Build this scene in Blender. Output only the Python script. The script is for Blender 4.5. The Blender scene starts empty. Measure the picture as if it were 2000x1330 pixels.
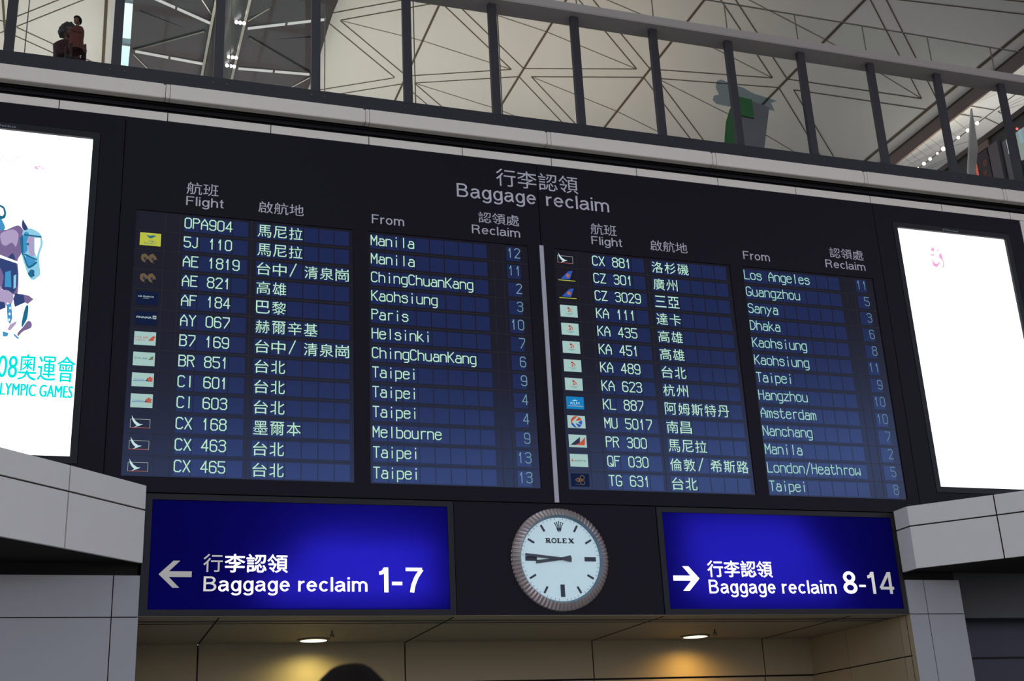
import bpy, bmesh, math, random
from mathutils import Vector, Matrix
random.seed(7)
S = bpy.context.scene
COL = S.collection
PI = math.pi

# ------------------------------------------------------------------ camera
cam_d = bpy.data.cameras.new('camera'); cam = bpy.data.objects.new('camera', cam_d); COL.objects.link(cam)
yaw, pitch, roll = math.radians(19.51071), math.radians(19.92363), math.radians(-2.92253)
fwd = Vector((math.sin(yaw)*math.cos(pitch), math.cos(yaw)*math.cos(pitch), math.sin(pitch)))
r0 = Vector((math.cos(yaw), -math.sin(yaw), 0)); u0 = r0.cross(fwd)
rt = r0*math.cos(roll) + u0*math.sin(roll); up = -r0*math.sin(roll) + u0*math.cos(roll)
M = Matrix.Identity(4)
for i in range(3):
    M[i][0], M[i][1], M[i][2] = rt[i], up[i], -fwd[i]
M[0][3], M[1][3], M[2][3] = 0.0, -18.0, 1.5
cam.matrix_world = M
cam_d.sensor_width = 36.0; cam_d.lens = 2463.379/2000*36.0
cam_d.clip_start = 0.1; cam_d.clip_end = 400
cam_d.dof.use_dof = True; cam_d.dof.focus_distance = 21.0; cam_d.dof.aperture_fstop = 5.6
S.camera = cam

# ------------------------------------------------------------------ view and sky
S.view_settings.view_transform = 'Standard'; S.view_settings.look = 'None'
S.view_settings.gamma = 1.0; S.view_settings.exposure = 0.0
S.view_settings.use_curve_mapping = False
W = bpy.data.worlds.new('sky'); S.world = W; W.use_nodes = True
nt = W.node_tree; nt.nodes.clear()
tc = nt.nodes.new('ShaderNodeTexCoord'); sx = nt.nodes.new('ShaderNodeSeparateXYZ')
mp = nt.nodes.new('ShaderNodeMapRange'); mp.inputs['From Min'].default_value = -1; mp.inputs['From Max'].default_value = 1
rp = nt.nodes.new('ShaderNodeValToRGB'); bg = nt.nodes.new('ShaderNodeBackground'); wo = nt.nodes.new('ShaderNodeOutputWorld')
nt.links.new(tc.outputs['Generated'], sx.inputs[0]); nt.links.new(sx.outputs['Z'], mp.inputs['Value'])
nt.links.new(mp.outputs[0], rp.inputs[0]); nt.links.new(rp.outputs[0], bg.inputs[0]); nt.links.new(bg.outputs[0], wo.inputs[0])
cr = rp.color_ramp
cr.elements[0].position = 0.0; cr.elements[0].color = (.10, .10, .11, 1)
cr.elements[1].position = 1.0; cr.elements[1].color = (1.5, 1.75, 1.8, 1)
for p, c in ((.49, (.30, .30, .32)), (.515, (1.62, 1.58, 1.68)), (.597, (1.35, 1.38, 1.62)), (.612, (2.2, 2.9, 4.3)), (.630, (.9, 1.1, 1.6)), (.648, (.34, .34, .36)), (.72, (.30, .29, .30)), (.79, (1.5, 1.75, 1.8))):  # bright low bands added to light the hall and reflect in the displays
    e = cr.elements.new(p); e.color = (*c, 1)
bg.inputs['Strength'].default_value = 1.0

# ------------------------------------------------------------------ unseen uplights that brighten the vaults
def area(name, loc, target, sx_, sy_, power, color, spread):
    l = bpy.data.lights.new(name, 'AREA'); l.shape = 'RECTANGLE'; l.size = sx_; l.size_y = sy_; l.energy = power; l.color = color; l.spread = math.radians(spread)
    o = bpy.data.objects.new(name, l); COL.objects.link(o); o.location = loc
    o.rotation_euler = (Vector(target)-Vector(loc)).to_track_quat('-Z', 'Y').to_euler()
    return o
area('vault_uplight', (6.5, 20, 13.2), (7.5, 19, 26), 2.0, 14, 610, (1.0, .95, .87), 140)
area('vault_uplight', (13.5, 13, 13.2), (14, 14, 25), 2.0, 8, 50, (1.0, .78, .62), 80)  # unseen warm fill added to carry brightness across the vault
area('vault_uplight', (-4, 20, 13.2), (-3, 20, 26), 2.0, 14, 360, (1.0, .97, .90), 110)
area('vault_uplight', (31, 10, 13.2), (30.6, 10, 21), 2.0, 12, 190, (1.0, .97, .92), 72)

# ------------------------------------------------------------------ materials
MATS = {}
def mat(name, col=(.5, .5, .5), rough=.5, metal=0.0, em=None, es=1.0, spec=.5, noise=0.0, nscale=8.0, bump=0.0, coat=0.0):
    if name in MATS: return MATS[name]
    m = bpy.data.materials.new(name); m.use_nodes = True
    n = m.node_tree.nodes; L = m.node_tree.links; b = n['Principled BSDF']
    b.inputs['Base Color'].default_value = (*col, 1); b.inputs['Roughness'].default_value = rough
    b.inputs['Metallic'].default_value = metal; b.inputs['Specular IOR Level'].default_value = spec
    b.inputs['Coat Weight'].default_value = coat
    if em:
        b.inputs['Emission Color'].default_value = (*em, 1); b.inputs['Emission Strength'].default_value = es
    if noise or bump:
        t = n.new('ShaderNodeTexCoord'); x = n.new('ShaderNodeTexNoise'); x.inputs['Scale'].default_value = nscale
        x.inputs['Detail'].default_value = 5; L.new(t.outputs['Object'], x.inputs['Vector'])
        if noise:
            mx = n.new('ShaderNodeMix'); mx.data_type = 'RGBA'
            mx.inputs[6].default_value = tuple(c*(1-noise) for c in col)+(1,)
            mx.inputs[7].default_value = tuple(min(1, c*(1+noise)) for c in col)+(1,)
            L.new(x.outputs['Fac'], mx.inputs[0]); L.new(mx.outputs[2], b.inputs['Base Color'])
        if bump:
            bp = n.new('ShaderNodeBump'); bp.inputs['Strength'].default_value = bump; bp.inputs['Distance'].default_value = .01
            L.new(x.outputs['Fac'], bp.inputs['Height']); L.new(bp.outputs[0], b.inputs['Normal'])
    MATS[name] = m
    return m
def glow(name, col, es=1.0):
    if name in MATS: return MATS[name]
    m = bpy.data.materials.new(name); m.use_nodes = True; n = m.node_tree.nodes; n.clear()
    e = n.new('ShaderNodeEmission'); e.inputs[0].default_value = (*col, 1); e.inputs[1].default_value = es
    o = n.new('ShaderNodeOutputMaterial'); m.node_tree.links.new(e.outputs[0], o.inputs[0]); MATS[name] = m
    return m
def clear_glass(name, tint=(.93, .95, .94), gloss=.05):
    if name in MATS: return MATS[name]
    m = bpy.data.materials.new(name); m.use_nodes = True; n = m.node_tree.nodes; n.clear(); L = m.node_tree.links
    t = n.new('ShaderNodeBsdfTransparent'); t.inputs[0].default_value = (*tint, 1)
    g = n.new('ShaderNodeBsdfGlossy'); g.inputs['Roughness'].default_value = .03
    x = n.new('ShaderNodeMixShader'); x.inputs[0].default_value = gloss
    o = n.new('ShaderNodeOutputMaterial'); L.new(t.outputs[0], x.inputs[1]); L.new(g.outputs[0], x.inputs[2]); L.new(x.outputs[0], o.inputs[0])
    MATS[name] = m
    return m
def backlit(name, col):
    if name in MATS: return MATS[name]
    m = bpy.data.materials.new(name); m.use_nodes = True; n = m.node_tree.nodes; n.clear(); L = m.node_tree.links
    t = n.new('ShaderNodeBsdfTranslucent'); t.inputs[0].default_value = (*col, 1)
    d = n.new('ShaderNodeBsdfDiffuse'); d.inputs[0].default_value = (*[c*.5 for c in col], 1)
    x = n.new('ShaderNodeMixShader'); x.inputs[0].default_value = .3
    o = n.new('ShaderNodeOutputMaterial'); L.new(t.outputs[0], x.inputs[1]); L.new(d.outputs[0], x.inputs[2]); L.new(x.outputs[0], o.inputs[0])
    MATS[name] = m
    return m

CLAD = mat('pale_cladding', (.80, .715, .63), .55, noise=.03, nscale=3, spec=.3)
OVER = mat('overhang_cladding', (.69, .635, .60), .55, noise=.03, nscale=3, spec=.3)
CLADB = mat('shaded_cladding', (.345, .335, .34), .5, noise=.03, nscale=3, spec=.3)  # cladding below the overhangs, its shade put into a darker colour
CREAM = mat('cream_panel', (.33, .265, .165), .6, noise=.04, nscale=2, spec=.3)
SEAM = mat('dark_seam', (.02, .018, .017), .8, spec=.1)
BLACK = mat('black_recess', (.012, .011, .013), .7, spec=.2)
BOARD = mat('black_board_metal', (.0100, .0072, .0135), .5, noise=.12, nscale=40, spec=.12)
BEZEL = mat('charcoal_bezel', (.016, .014, .018), .45, spec=.2)
CHAN = mat('dark_steel', (.028, .026, .034), .5, noise=.08, nscale=20, spec=.3)
POSTM = mat('post_steel', (.035, .031, .040), .45, metal=.0, spec=.4)
RAILM = mat('rail_steel', (.42, .37, .35), .5)
GLASS = clear_glass('balustrade_glass', (.95, .96, .95), .012)
GEDGE = mat('glass_edge', (.16, .14, .11), .3)
VAULT = mat('white_vault_panel', (.74, .72, .68), .7, noise=.05, nscale=.6, spec=.2)
VSEAM = mat('vault_seam', (.13, .10, .075), .8, spec=.1)
BEAMM = mat('brown_beam', (.22, .165, .15), .7, noise=.1, nscale=2)
WING = mat('reflector_metal', (.070, .060, .066), .62, spec=.15, noise=.05, nscale=12)
SPINE = mat('spine_metal', (.10, .093, .09), .35, metal=.8)
DARKW = mat('dark_shop_panel', (.055, .048, .05), .6)

# ------------------------------------------------------------------ mesh helpers
class MB:
    def __init__(s): s.v = []; s.f = []; s.m = []
    def poly(s, pts, m=0):
        b = len(s.v); s.v += [tuple(p) for p in pts]; s.f.append(tuple(range(b, b+len(pts)))); s.m.append(m); return s
    def box(s, x0, x1, y0, y1, z0, z1, m=0):
        return s.prism([(x0, y0), (x1, y0), (x1, y1), (x0, y1)], z0, z1, m)
    def prism(s, plan, z0, z1, m=0):
        a = sum(plan[i][0]*plan[(i+1) % len(plan)][1]-plan[(i+1) % len(plan)][0]*plan[i][1] for i in range(len(plan)))
        if a < 0: plan = plan[::-1]
        n = len(plan); b = len(s.v)
        s.v += [(x, y, z0) for x, y in plan]+[(x, y, z1) for x, y in plan]
        s.f.append(tuple(range(b+n-1, b-1, -1))); s.f.append(tuple(range(b+n, b+2*n))); s.m += [m, m]
        for i in range(n):
            j = (i+1) % n; s.f.append((b+i, b+j, b+n+j, b+n+i)); s.m.append(m)
        return s
    def plate(s, pts, y0, y1, m=0):          # an outline in X,Z given thickness along Y
        a = sum(pts[i][0]*pts[(i+1) % len(pts)][1]-pts[(i+1) % len(pts)][0]*pts[i][1] for i in range(len(pts)))
        if a < 0: pts = pts[::-1]
        n = len(pts); b = len(s.v)
        s.v += [(x, y0, z) for x, z in pts]+[(x, y1, z) for x, z in pts]
        s.f.append(tuple(range(b, b+n))); s.f.append(tuple(range(b+2*n-1, b+n-1, -1))); s.m += [m, m]
        for i in range(n):
            j = (i+1) % n; s.f.append((b+i, b+n+i, b+n+j, b+j)); s.m.append(m)
        return s
    def face(s, pts, y, m=0):                # flat print facing -Y
        a = sum(pts[i][0]*pts[(i+1) % len(pts)][1]-pts[(i+1) % len(pts)][0]*pts[i][1] for i in range(len(pts)))
        if a < 0: pts = pts[::-1]
        return s.poly([(x, y, z) for x, z in pts], m)
    def sweep(s, prof, x0, x1, m=0):         # closed profile in Y,Z run along X
        a = sum(prof[i][0]*prof[(i+1) % len(prof)][1]-prof[(i+1) % len(prof)][0]*prof[i][1] for i in range(len(prof)))
        if a < 0: prof = prof[::-1]
        n = len(prof); b = len(s.v)
        s.v += [(x0, y, z) for y, z in prof]+[(x1, y, z) for y, z in prof]
        s.f.append(tuple(range(b+n-1, b-1, -1))); s.f.append(tuple(range(b+n, b+2*n))); s.m += [m, m]
        for i in range(n):
            j = (i+1) % n; s.f.append((b+i, b+j, b+n+j, b+n+i)); s.m.append(m)
        return s
    def tube(s, p0, p1, r, n=12, m=0, r1=None):
        p0, p1 = Vector(p0), Vector(p1); r1 = r if r1 is None else r1
        d = (p1-p0).normalized(); a = d.orthogonal().normalized(); c = d.cross(a); b = len(s.v)
        for p, q in ((p0, r), (p1, r1)):
            for i in range(n):
                t = 2*PI*i/n; s.v.append(tuple(p+a*math.cos(t)*q+c*math.sin(t)*q))
        s.f.append(tuple(range(b+n-1, b-1, -1))); s.f.append(tuple(range(b+n, b+2*n))); s.m += [m, m]
        for i in range(n):
            j = (i+1) % n; s.f.append((b+i, b+j, b+n+j, b+n+i)); s.m.append(m)
        return s
    def ball(s, c, rx, ry=None, rz=None, n=14, k=9, m=0, fn=None):
        ry = rx if ry is None else ry; rz = rx if rz is None else rz; b = len(s.v)
        for i in range(k+1):
            th = PI*i/k
            for j in range(n):
                ph = 2*PI*j/n; d = Vector((math.sin(th)*math.cos(ph), math.sin(th)*math.sin(ph), math.cos(th)))
                q = fn(d) if fn else 1.0
                s.v.append((c[0]+d.x*rx*q, c[1]+d.y*ry*q, c[2]+d.z*rz*q))
        for i in range(k):
            for j in range(n):
                j2 = (j+1) % n; s.f.append((b+i*n+j, b+(i+1)*n+j, b+(i+1)*n+j2, b+i*n+j2)); s.m.append(m)
        return s
    def ring(s, cx, cz, r0_, r1_, y0, y1, n=64, m=0):    # flat ring facing -Y with thickness
        b = len(s.v)
        for i in range(n):
            t = 2*PI*i/n; c, q = math.cos(t), math.sin(t)
            s.v += [(cx+c*r0_, y0, cz+q*r0_), (cx+c*r1_, y0, cz+q*r1_), (cx+c*r1_, y1, cz+q*r1_), (cx+c*r0_, y1, cz+q*r0_)]
        for i in range(n):
            j = (i+1) % n; A, B = b+4*i, b+4*j
            for k in range(4):
                l = (k+1) % 4; s.f.append((A+k, A+l, B+l, B+k)); s.m.append(m)
        return s
    def seg(s, p, q, w, y, m=0, ext=.4):
        p, q = Vector(p), Vector(q); d = (q-p)
        if d.length < 1e-6: return s
        d.normalize(); nn = Vector((-d.y, d.x))*w/2; p = p-d*w*ext; q = q+d*w*ext
        return s.face([tuple(p-nn), tuple(q-nn), tuple(q+nn), tuple(p+nn)], y, m)
    def mesh_text(s, tm, m=0):
        b = len(s.v); s.v += tm[0]
        for f in tm[1]: s.f.append(tuple(b+i for i in f)); s.m.append(m)
        return s
    def build(s, name, mats, parent=None, smooth=False, org=None, weld=False):
        me = bpy.data.meshes.new(name)
        v = s.v if org is None else [(x-org[0], y-org[1], z-org[2]) for x, y, z in s.v]
        me.from_pydata(v, [], s.f)
        for q in (mats if isinstance(mats, (list, tuple)) else [mats]): me.materials.append(q)
        for p, k in zip(me.polygons, s.m): p.material_index = k; p.use_smooth = smooth
        me.update()
        if weld:
            bm = bmesh.new(); bm.from_mesh(me); bmesh.ops.remove_doubles(bm, verts=bm.verts, dist=1e-5); bm.to_mesh(me); bm.free()
        o = bpy.data.objects.new(name, me); COL.objects.link(o)
        if org is not None: o.location = org
        if parent is not None:
            o.parent = parent
            pw = parent['_w'] if '_w' in parent else (0, 0, 0)
            o.matrix_parent_inverse = Matrix.Translation((-pw[0], -pw[1], -pw[2]))
        return o
def tag(o, label, cat, group=None, kind=None):
    o['label'] = label; o['category'] = cat
    if group: o['group'] = group
    if kind: o['kind'] = kind
    return o
ROOTS = []
def thing(name, loc, label, cat, group=None):
    o = bpy.data.objects.new(name, None); COL.objects.link(o); o.location = loc; o['_w'] = list(loc); ROOTS.append(o)
    o.empty_display_size = .2
    return tag(o, label, cat, group)
def struct(o, label, cat): return tag(o, label, cat, kind='structure')

# ------------------------------------------------------------------ text helpers
_tc = {}
def glyphs(body, bold=0.0, res=3):
    k = (body, bold, res)
    if k in _tc: return _tc[k]
    cu = bpy.data.curves.new('t', 'FONT'); cu.body = body; cu.offset = bold; cu.resolution_u = res
    o = bpy.data.objects.new('t', cu); COL.objects.link(o); bpy.context.view_layer.update()
    dg = bpy.context.evaluated_depsgraph_get(); me = bpy.data.meshes.new_from_object(o.evaluated_get(dg))
    r = ([tuple(v.co) for v in me.vertices], [tuple(p.vertices) for p in me.polygons])
    bpy.data.objects.remove(o); bpy.data.curves.remove(cu); bpy.data.meshes.remove(me)
    _tc[k] = r
    return r
def text(body, x0, x1, z0, z1, y, cap=None, bold=0.0, res=3):
    """flat lettering fitted to x0..x1; z0 is the baseline and z1 the capital height (cap units), or the full box when cap is None"""
    v, f = glyphs(body, bold, res)
    a, b = min(p[0] for p in v), max(p[0] for p in v)
    if cap is None: c, d = min(p[1] for p in v), max(p[1] for p in v)
    else: c, d = 0.0, cap
    return ([(x0+(p[0]-a)/(b-a)*(x1-x0), y, z0+(p[1]-c)/(d-c)*(z1-z0)) for p in v], f)
CAP = .729
def arc(cx_, cz_, rx, rz, a0, a1, n=14):
    return [(cx_+rx*math.cos(math.radians(a0+(a1-a0)*i/n)), cz_+rz*math.sin(math.radians(a0+(a1-a0)*i/n))) for i in range(n+1)]
def sans_glyph(c, w):
    """advance and centre-line strokes of a plain grotesque letter; capitals are 1 high, w is the stroke width"""
    h = w/2; X = .735; xm = X-h
    if c == 'B': return .70, [[(h, 0), (h, 1)], [(h, 1-h), (.36, 1-h)]+arc(.36, .76-h/4, .215-h/4, .24-h*.75, 90, -90)+[(h, .52)], [(.36, .52)]+arc(.38, .26+h/2, .26-h/2, .26-h/2, 90, -90)+[(h, h)]]
    if c == 'F': return .60, [[(h, 0), (h, 1)], [(h, 1-h), (.58, 1-h)], [(h, .52), (.52, .52)]]
    if c == 'R': return .73, [[(h, 0), (h, 1)], [(h, 1-h), (.38, 1-h)]+arc(.38, .735, .26-h/2, .265-h, 90, -90)+[(h, .47)], [(.36, .47)]+arc(.40, .30, .20-h/2, .17, 90, 20, 6)+[(.60, .10), (.64, 0)]]
    if c == 'a': return .56, [arc(.27, X-.22, .20, .22-h, 165, 0)+[(.47, .14)]+arc(.56, .13, .09, .13-h, 180, 270, 6), [(.47, .47)]+arc(.22, .22, .21-h*.5, .24-h, 75, 285, 16)+[(.47, .24)]]
    if c == 'g': return .56, [arc(.27, X/2, .27-h, X/2-h, 0, 360, 24), [(.53-h/2, X), (.53-h/2, -.03)]+arc(.27, -.05, .24-h/4, .23-h, 0, -160)]
    if c == 'e': return .56, [[(h, X/2+.02), (.54-h, X/2+.02)]+arc(.28, X/2, .28-h, X/2-h, 4, 325, 26)]
    if c == 'o': return .57, [arc(.285, X/2, .285-h, X/2-h, 0, 360, 26)]
    if c == 'c': return .52, [arc(.28, X/2, .28-h, X/2-h, 42, 318, 22)]
    if c == 'r': return .34, [[(h, 0), (h, X)], [(h, .40)]+arc(.33, .40, .33-h, X-h-.40, 180, 88, 8)]
    if c == 'l': return w, [[(h, 0), (h, 1)]]
    if c == 'i': return w, [[(h, 0), (h, X)], [(h, 1-w*1.05), (h, 1)]]
    if c == 't': return .31, [[(.14, .93), (.14, .18)]+arc(.27, .16, .13, .16-h, 180, 285, 7), [(0, X-h), (.30, X-h)]]
    if c == 'h': return .53, [[(h, 0), (h, 1)], [(h, .42)]+arc(.27, .44, .26-h, X-h-.44, 180, 0)+[(.53-h, 0)]]
    if c == 'm': return .86, [[(h, 0), (h, X)], [(h, .44)]+arc(.245, .46, .245-h, X-h-.46, 180, 0)+[(.49-h, 0)], [(.49-h, .44)]+arc(.61, .46, .25-h*1.0, X-h-.46, 180, 0)+[(.86-h, 0)]]
    if c == '1': return .30, [[(.30-h, 0), (.30-h, 1)], [(0, .77)]+arc(0, .98, .235-h*.5, .21, -90, -2, 7)]
    if c == '4': return .60, [[(.46, 0), (.46, 1)], [(.43, .97), (h*.6, .28), (h*.6, .28-h*.3)], [(h*.3, .26), (.60, .26)]]
    if c == '7': return .55, [[(0, 1-h), (.55, 1-h)], [(.53, 1-h), (.36, .62), (.25, .30), (.20, 0)]]
    if c == '8': return .57, [arc(.285, .745, .25-h, .255-h*.8, 0, 360, 24), arc(.285, .275, .285-h, .275-h, 0, 360, 26)]
    if c == '-': return .34, [[(0, .36), (.34, .36)]]
def ribbon(p, w):
    out = []; n = len(p); closed = abs(p[0][0]-p[-1][0]) < 1e-6 and abs(p[0][1]-p[-1][1]) < 1e-6
    L, Rr = [], []
    for i in range(n):
        a = Vector(p[i-1] if i else (p[-2] if closed else p[0])); b = Vector(p[i]); c = Vector(p[i+1] if i < n-1 else (p[1] if closed else p[-1]))
        d0 = (b-a) if (b-a).length > 1e-9 else (c-b); d1 = (c-b) if (c-b).length > 1e-9 else (b-a)
        d0.normalize(); d1.normalize(); n0 = Vector((-d0.y, d0.x)); n1 = Vector((-d1.y, d1.x)); m_ = (n0+n1)
        m_ = n0 if m_.length < 1e-6 else m_.normalized(); k = w/2/max(m_.dot(n0), .5)
        L.append(b+m_*k); Rr.append(b-m_*k)
    for i in range(n-1): out.append([tuple(Rr[i]), tuple(Rr[i+1]), tuple(L[i+1]), tuple(L[i])])
    return out
def sans(mb, body, x0, x1, z0, z1, y, w=.12, m=0, gap=.115):
    """grotesque lettering fitted to x0..x1 with its baseline at z0 and capital height at z1"""
    pos, quads, k_ = 0.0, [], 0
    for c in body:
        if c == ' ': pos += .36; continue
        adv, st = sans_glyph(c, w)
        for p in st:
            k_ += 1
            for q_ in ribbon(p, w): quads.append(([(a+pos, b_) for a, b_ in q_], (k_ % 3)*.0005))
        pos += adv+gap
    T_ = pos-gap
    for q_, dy in quads: mb.face([(x0+a/T_*(x1-x0), z0+b_*(z1-z0)) for a, b_ in q_], y-dy, m)
    return mb
_G = {  # thin display lettering: strokes on a 4 x 7 grid
 '0': '10 30 41 46 37 17 06 01 10', '1': '15 27 20', '2': '06 17 37 46 45 00 40', '3': '06 17 37 46 45 34 14|34 43 41 30 10 01',
 '4': '30 37 02 42', '5': '47 07 04 34 43 41 30 10 01', '6': '46 37 17 06 01 10 30 41 43 34 04', '7': '07 47 45 10',
 '8': '14 05 06 17 37 46 45 34 14 03 01 10 30 41 43 34', '9': '01 10 30 41 46 37 17 06 04 13 43',
 'A': '00 04 27 44 40|03 43', 'B': '00 07 37 46 45 34 04|34 43 41 30 00', 'C': '46 37 17 06 01 10 30 41', 'D': '00 07 27 45 42 20 00',
 'E': '47 07 00 40|04 34', 'F': '47 07 00|04 34', 'G': '46 37 17 06 01 10 30 41 43 23', 'H': '00 07|40 47|04 44', 'I': '20 27',
 'J': '37 31 20 10 01', 'K': '00 07|03 47|14 40', 'L': '07 00 40', 'M': '00 07 23 47 40', 'N': '00 07 40 47', 'O': '10 30 41 46 37 17 06 01 10',
 'P': '00 07 37 46 45 34 04', 'Q': '10 30 41 46 37 17 06 01 10|22 40', 'R': '00 07 37 46 45 34 04|24 40', 'S': '46 37 17 06 05 14 34 43 41 30 10 01',
 'T': '07 47|27 20', 'U': '07 01 10 30 41 47', 'X': '00 47|07 40', 'Y': '07 24 47|24 20', 'Z': '07 47 00 40',
 'a': '14 15 35 44 40|43 13 02 01 10 30 41', 'b': '07 00 30 41 44 35 05', 'c': '44 35 15 04 01 10 30 41', 'd': '47 40 10 01 04 15 45',
 'e': '03 43 44 35 15 04 01 10 30 41', 'g': '45 4b 3c 1c|45 15 04 01 10 40', 'h': '07 00|04 15 35 44 40', 'i': '2d 20|27 2e', 'k': '07 00|02 35|13 40',
 'l': '27 20', 'm': '00 05 15 24 20|24 35 44 40', 'n': '00 05|04 15 35 44 40', 'o': '10 30 41 44 35 15 04 01 10', 'p': '0c 05 35 44 41 30 00',
 'r': '10 15|14 25 45', 's': '44 35 15 04 13 33 42 41 30 10 01', 't': '17 11 20 30 41|05 35', 'u': '05 01 10 30 41|45 40', 'w': '05 00 22 40 45',
 'y': '05 22|45 0c', 'z': '05 45 00 40', '/': '0b 48', }
def led(mb, body, x, top, m=0, y=.016, pitch=.1225, h=.165, w=.017):
    cw = pitch*.74; ux = cw/4; uz = h/7; base = top-h
    yv = lambda c: {'b': -1.0, 'c': -2.0, 'd': 4.6, 'e': 6.5}.get(c) if c in 'bcde' else float(c)
    for i, ch in enumerate(body):
        if ch == ' ': continue
        for st in _G[ch].split('|'):
            p = [(x+i*pitch+float(a[0])*ux, base+yv(a[1])*uz) for a in st.split()]
            for a, b in zip(p, p[1:]): mb.seg(a, b, w, y, m, .38)
    return mb

# ================================================================== LARGE STRUCTURE
KN = [0, 3.1, 6.56, 10.02, 13.48, 16.94, 20.4, 23.9]
def prof(x, xc):
    d = abs(x-xc); f = lambda q: 25.9758-.01183*q*q-2.41e-6*q**4-.001*q
    i = min(int(max(d-3.1, -.1)/3.46+1), 6) if d >= 3.1 else 0
    a, b = KN[i], KN[i+1]; t = (d-a)/(b-a)
    return f(a)+(f(b)-f(a))*t
def vault(xc, sides, name, label, y0=-45.0, y1=38.0, seams=True):
    mb = MB()
    for sg in sides:
        a, b = 3.25, 20.75; KS = [3.25, 6.56, 10.02, 13.48, 16.94, 20.4, 20.75]
        for i in range(6):
            xa, xb = xc+sg*KS[i], xc+sg*KS[i+1]
            za, zb = prof(xa, xc), prof(xb, xc)
            mb.poly([(xa, y0, za), (xb, y0, zb), (xb, y1, zb), (xa, y1, za)])
            mb.poly([(xa, y0, za+.35), (xa, y1, za+.35), (xb, y1, zb+.35), (xb, y0, zb+.35)])
        for q in (a, b):
            x = xc+sg*q; z = prof(x, xc); mb.poly([(x, y0, z), (x, y1, z), (x, y1, z+.35), (x, y0, z+.35)])
    o = mb.build(name, VAULT, smooth=False, weld=True)
    struct(o, label, 'ceiling'); o['_w'] = [0, 0, 0]
    if not seams: return o
    def strip(sm, p, q, w, off=0.0, n=8, t0=0.0, t1=0.0):
        d = Vector((q[0]-p[0], q[1]-p[1])).normalized(); nn = Vector((-d.y, d.x))
        p = (p[0]+d.x*t0, p[1]+d.y*t0); q = (q[0]-d.x*t1, q[1]-d.y*t1)
        for i in range(n):
            c = []
            for t in (i/n, (i+1)/n):
                for s_ in (-1, 1):
                    x = p[0]+(q[0]-p[0])*t+nn.x*(off+s_*w/2); y = p[1]+(q[1]-p[1])*t+nn.y*(off+s_*w/2)
                    c.append((x, y, prof(x, xc)-.018))
            sm.poly([c[0], c[1], c[3], c[2]])
    for sg in sides:
        X = lambda k: xc+sg*(3.1+3.46*k) if k > 0 else xc+(3.43 if sg > 0 else -3.53)
        ra, da, ta = MB(), MB(), MB()
        for k in range(0, 6):
            strip(ra, (X(k), -8), (X(k), 37), .07 if k else .10, n=6)
        strip(ra, (xc+sg*20.72, -8), (xc+sg*20.72, 37), .05, n=6)
        for k in range(0, 5):
            for j in range(-6, 6):
                A = (X(k), 22-2.516*k+5.032*j)
                if not -8 < A[1] < 36: continue
                B = (X(k+1), 22-2.516*(k+1)+5.032*j); Cc = (X(k+1), 22-2.516*(k+1)+5.032*(j+1))
                o_ = .21*sg
                strip(da, A, B, .034, o_, 8, .29, .15); strip(da, A, B, .034, -o_, 8, .15, .29)
                strip(da, A, Cc, .034, o_, 8, .15, .29); strip(da, A, Cc, .034, -o_, 8, .29, .15)
                if k < 4: strip(ta, A, (X(k+2), 22-2.516*(k+2)+5.032*(j+1)), .022, 0, 10, .36, .36)
        ra.build('rib_seam', VSEAM, o); da.build('batten_seam', VSEAM, o); ta.build('fine_seam', VSEAM, o)
    return o
vault(3.2, (1, -1), 'ceiling', 'white vaulted roof with triangular panel seams on both sides of the skylight')
vault(45.0, (-1,), 'ceiling', 'brightly lit white vault seen below the brown valley beam')
b = MB().box(23.95, 24.02, -45, 38, 19.99, 20.75); b.box(23.97, 24.02, -45, 38, 20.74, 21.4)
struct(b.build('trim_1', BEAMM), 'brown valley beam running along the low edge of the white vault', 'beam')

# skylight over the crown
sky = MB()
sky.box(-.05, 6.45, -45, 38, 26.12, 26.14)
o = sky.build('window_1', clear_glass('skylight_glass', (.9, .97, .97), .03)); struct(o, 'long roof skylight glowing pale blue beside the grey reflector', 'skylight'); o['_w'] = [0, 0, 0]
fr = MB()
for i in range(34): fr.box(-.05, 6.45, -44.6+2.5*i, -44.45+2.5*i, 26.0, 26.2)
for x in (1.55, 3.15, 4.75): fr.box(x, x+.1, -45, 38, 26.02, 26.18)
fr.build('window_frame', mat('skylight_frame', (.30, .36, .38), .5), o)

# floor of the hall and the upper walkway
struct(MB().box(-30, 40, -30, 8, -.2, 0).build('floor', mat('polished_stone_floor', (.42, .41, .40), .25, noise=.05, nscale=4)), 'grey stone floor of the arrivals hall', 'floor')
struct(MB().box(-20, 26, .43, 38, 12.05, 12.5).build('floor', mat('walkway_floor', (.30, .29, .28), .5, noise=.05)), 'floor slab of the upper walkway above the board', 'floor')

# bulkhead behind the board, passage under it
bulk = MB().box(-20, 26, .46, .6, 4.052, 12.0)
struct(bulk.build('wall_front', mat('bulkhead', (.05, .047, .05), .7)), 'dark bulkhead carrying the board and light boxes', 'wall')
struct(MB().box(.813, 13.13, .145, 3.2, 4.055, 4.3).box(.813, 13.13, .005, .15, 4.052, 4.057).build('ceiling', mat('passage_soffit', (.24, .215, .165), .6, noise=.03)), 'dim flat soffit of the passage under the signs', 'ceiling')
sm = MB()
for x in (1.9, 5.3, 8.7, 12.1): sm.box(x-.012, x+.012, .15, 3.14, 4.049, 4.054)
sm.box(.82, 13.1, .75, .775, 4.049, 4.054)
so = struct(sm.build('trim_2', SEAM), 'thin dark joints between the soffit panels', 'joint')
bw = MB()
xs = [.80, 1.9, 5.3, 8.7, 12.1, 13.2]
for a, c in zip(xs, xs[1:]):
    bw.box(a+.012, c-.012, 3.14, 3.3, 3.405, 4.056); bw.box(a+.012, c-.012, 3.17, 3.3, 0, 3.375)
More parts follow.
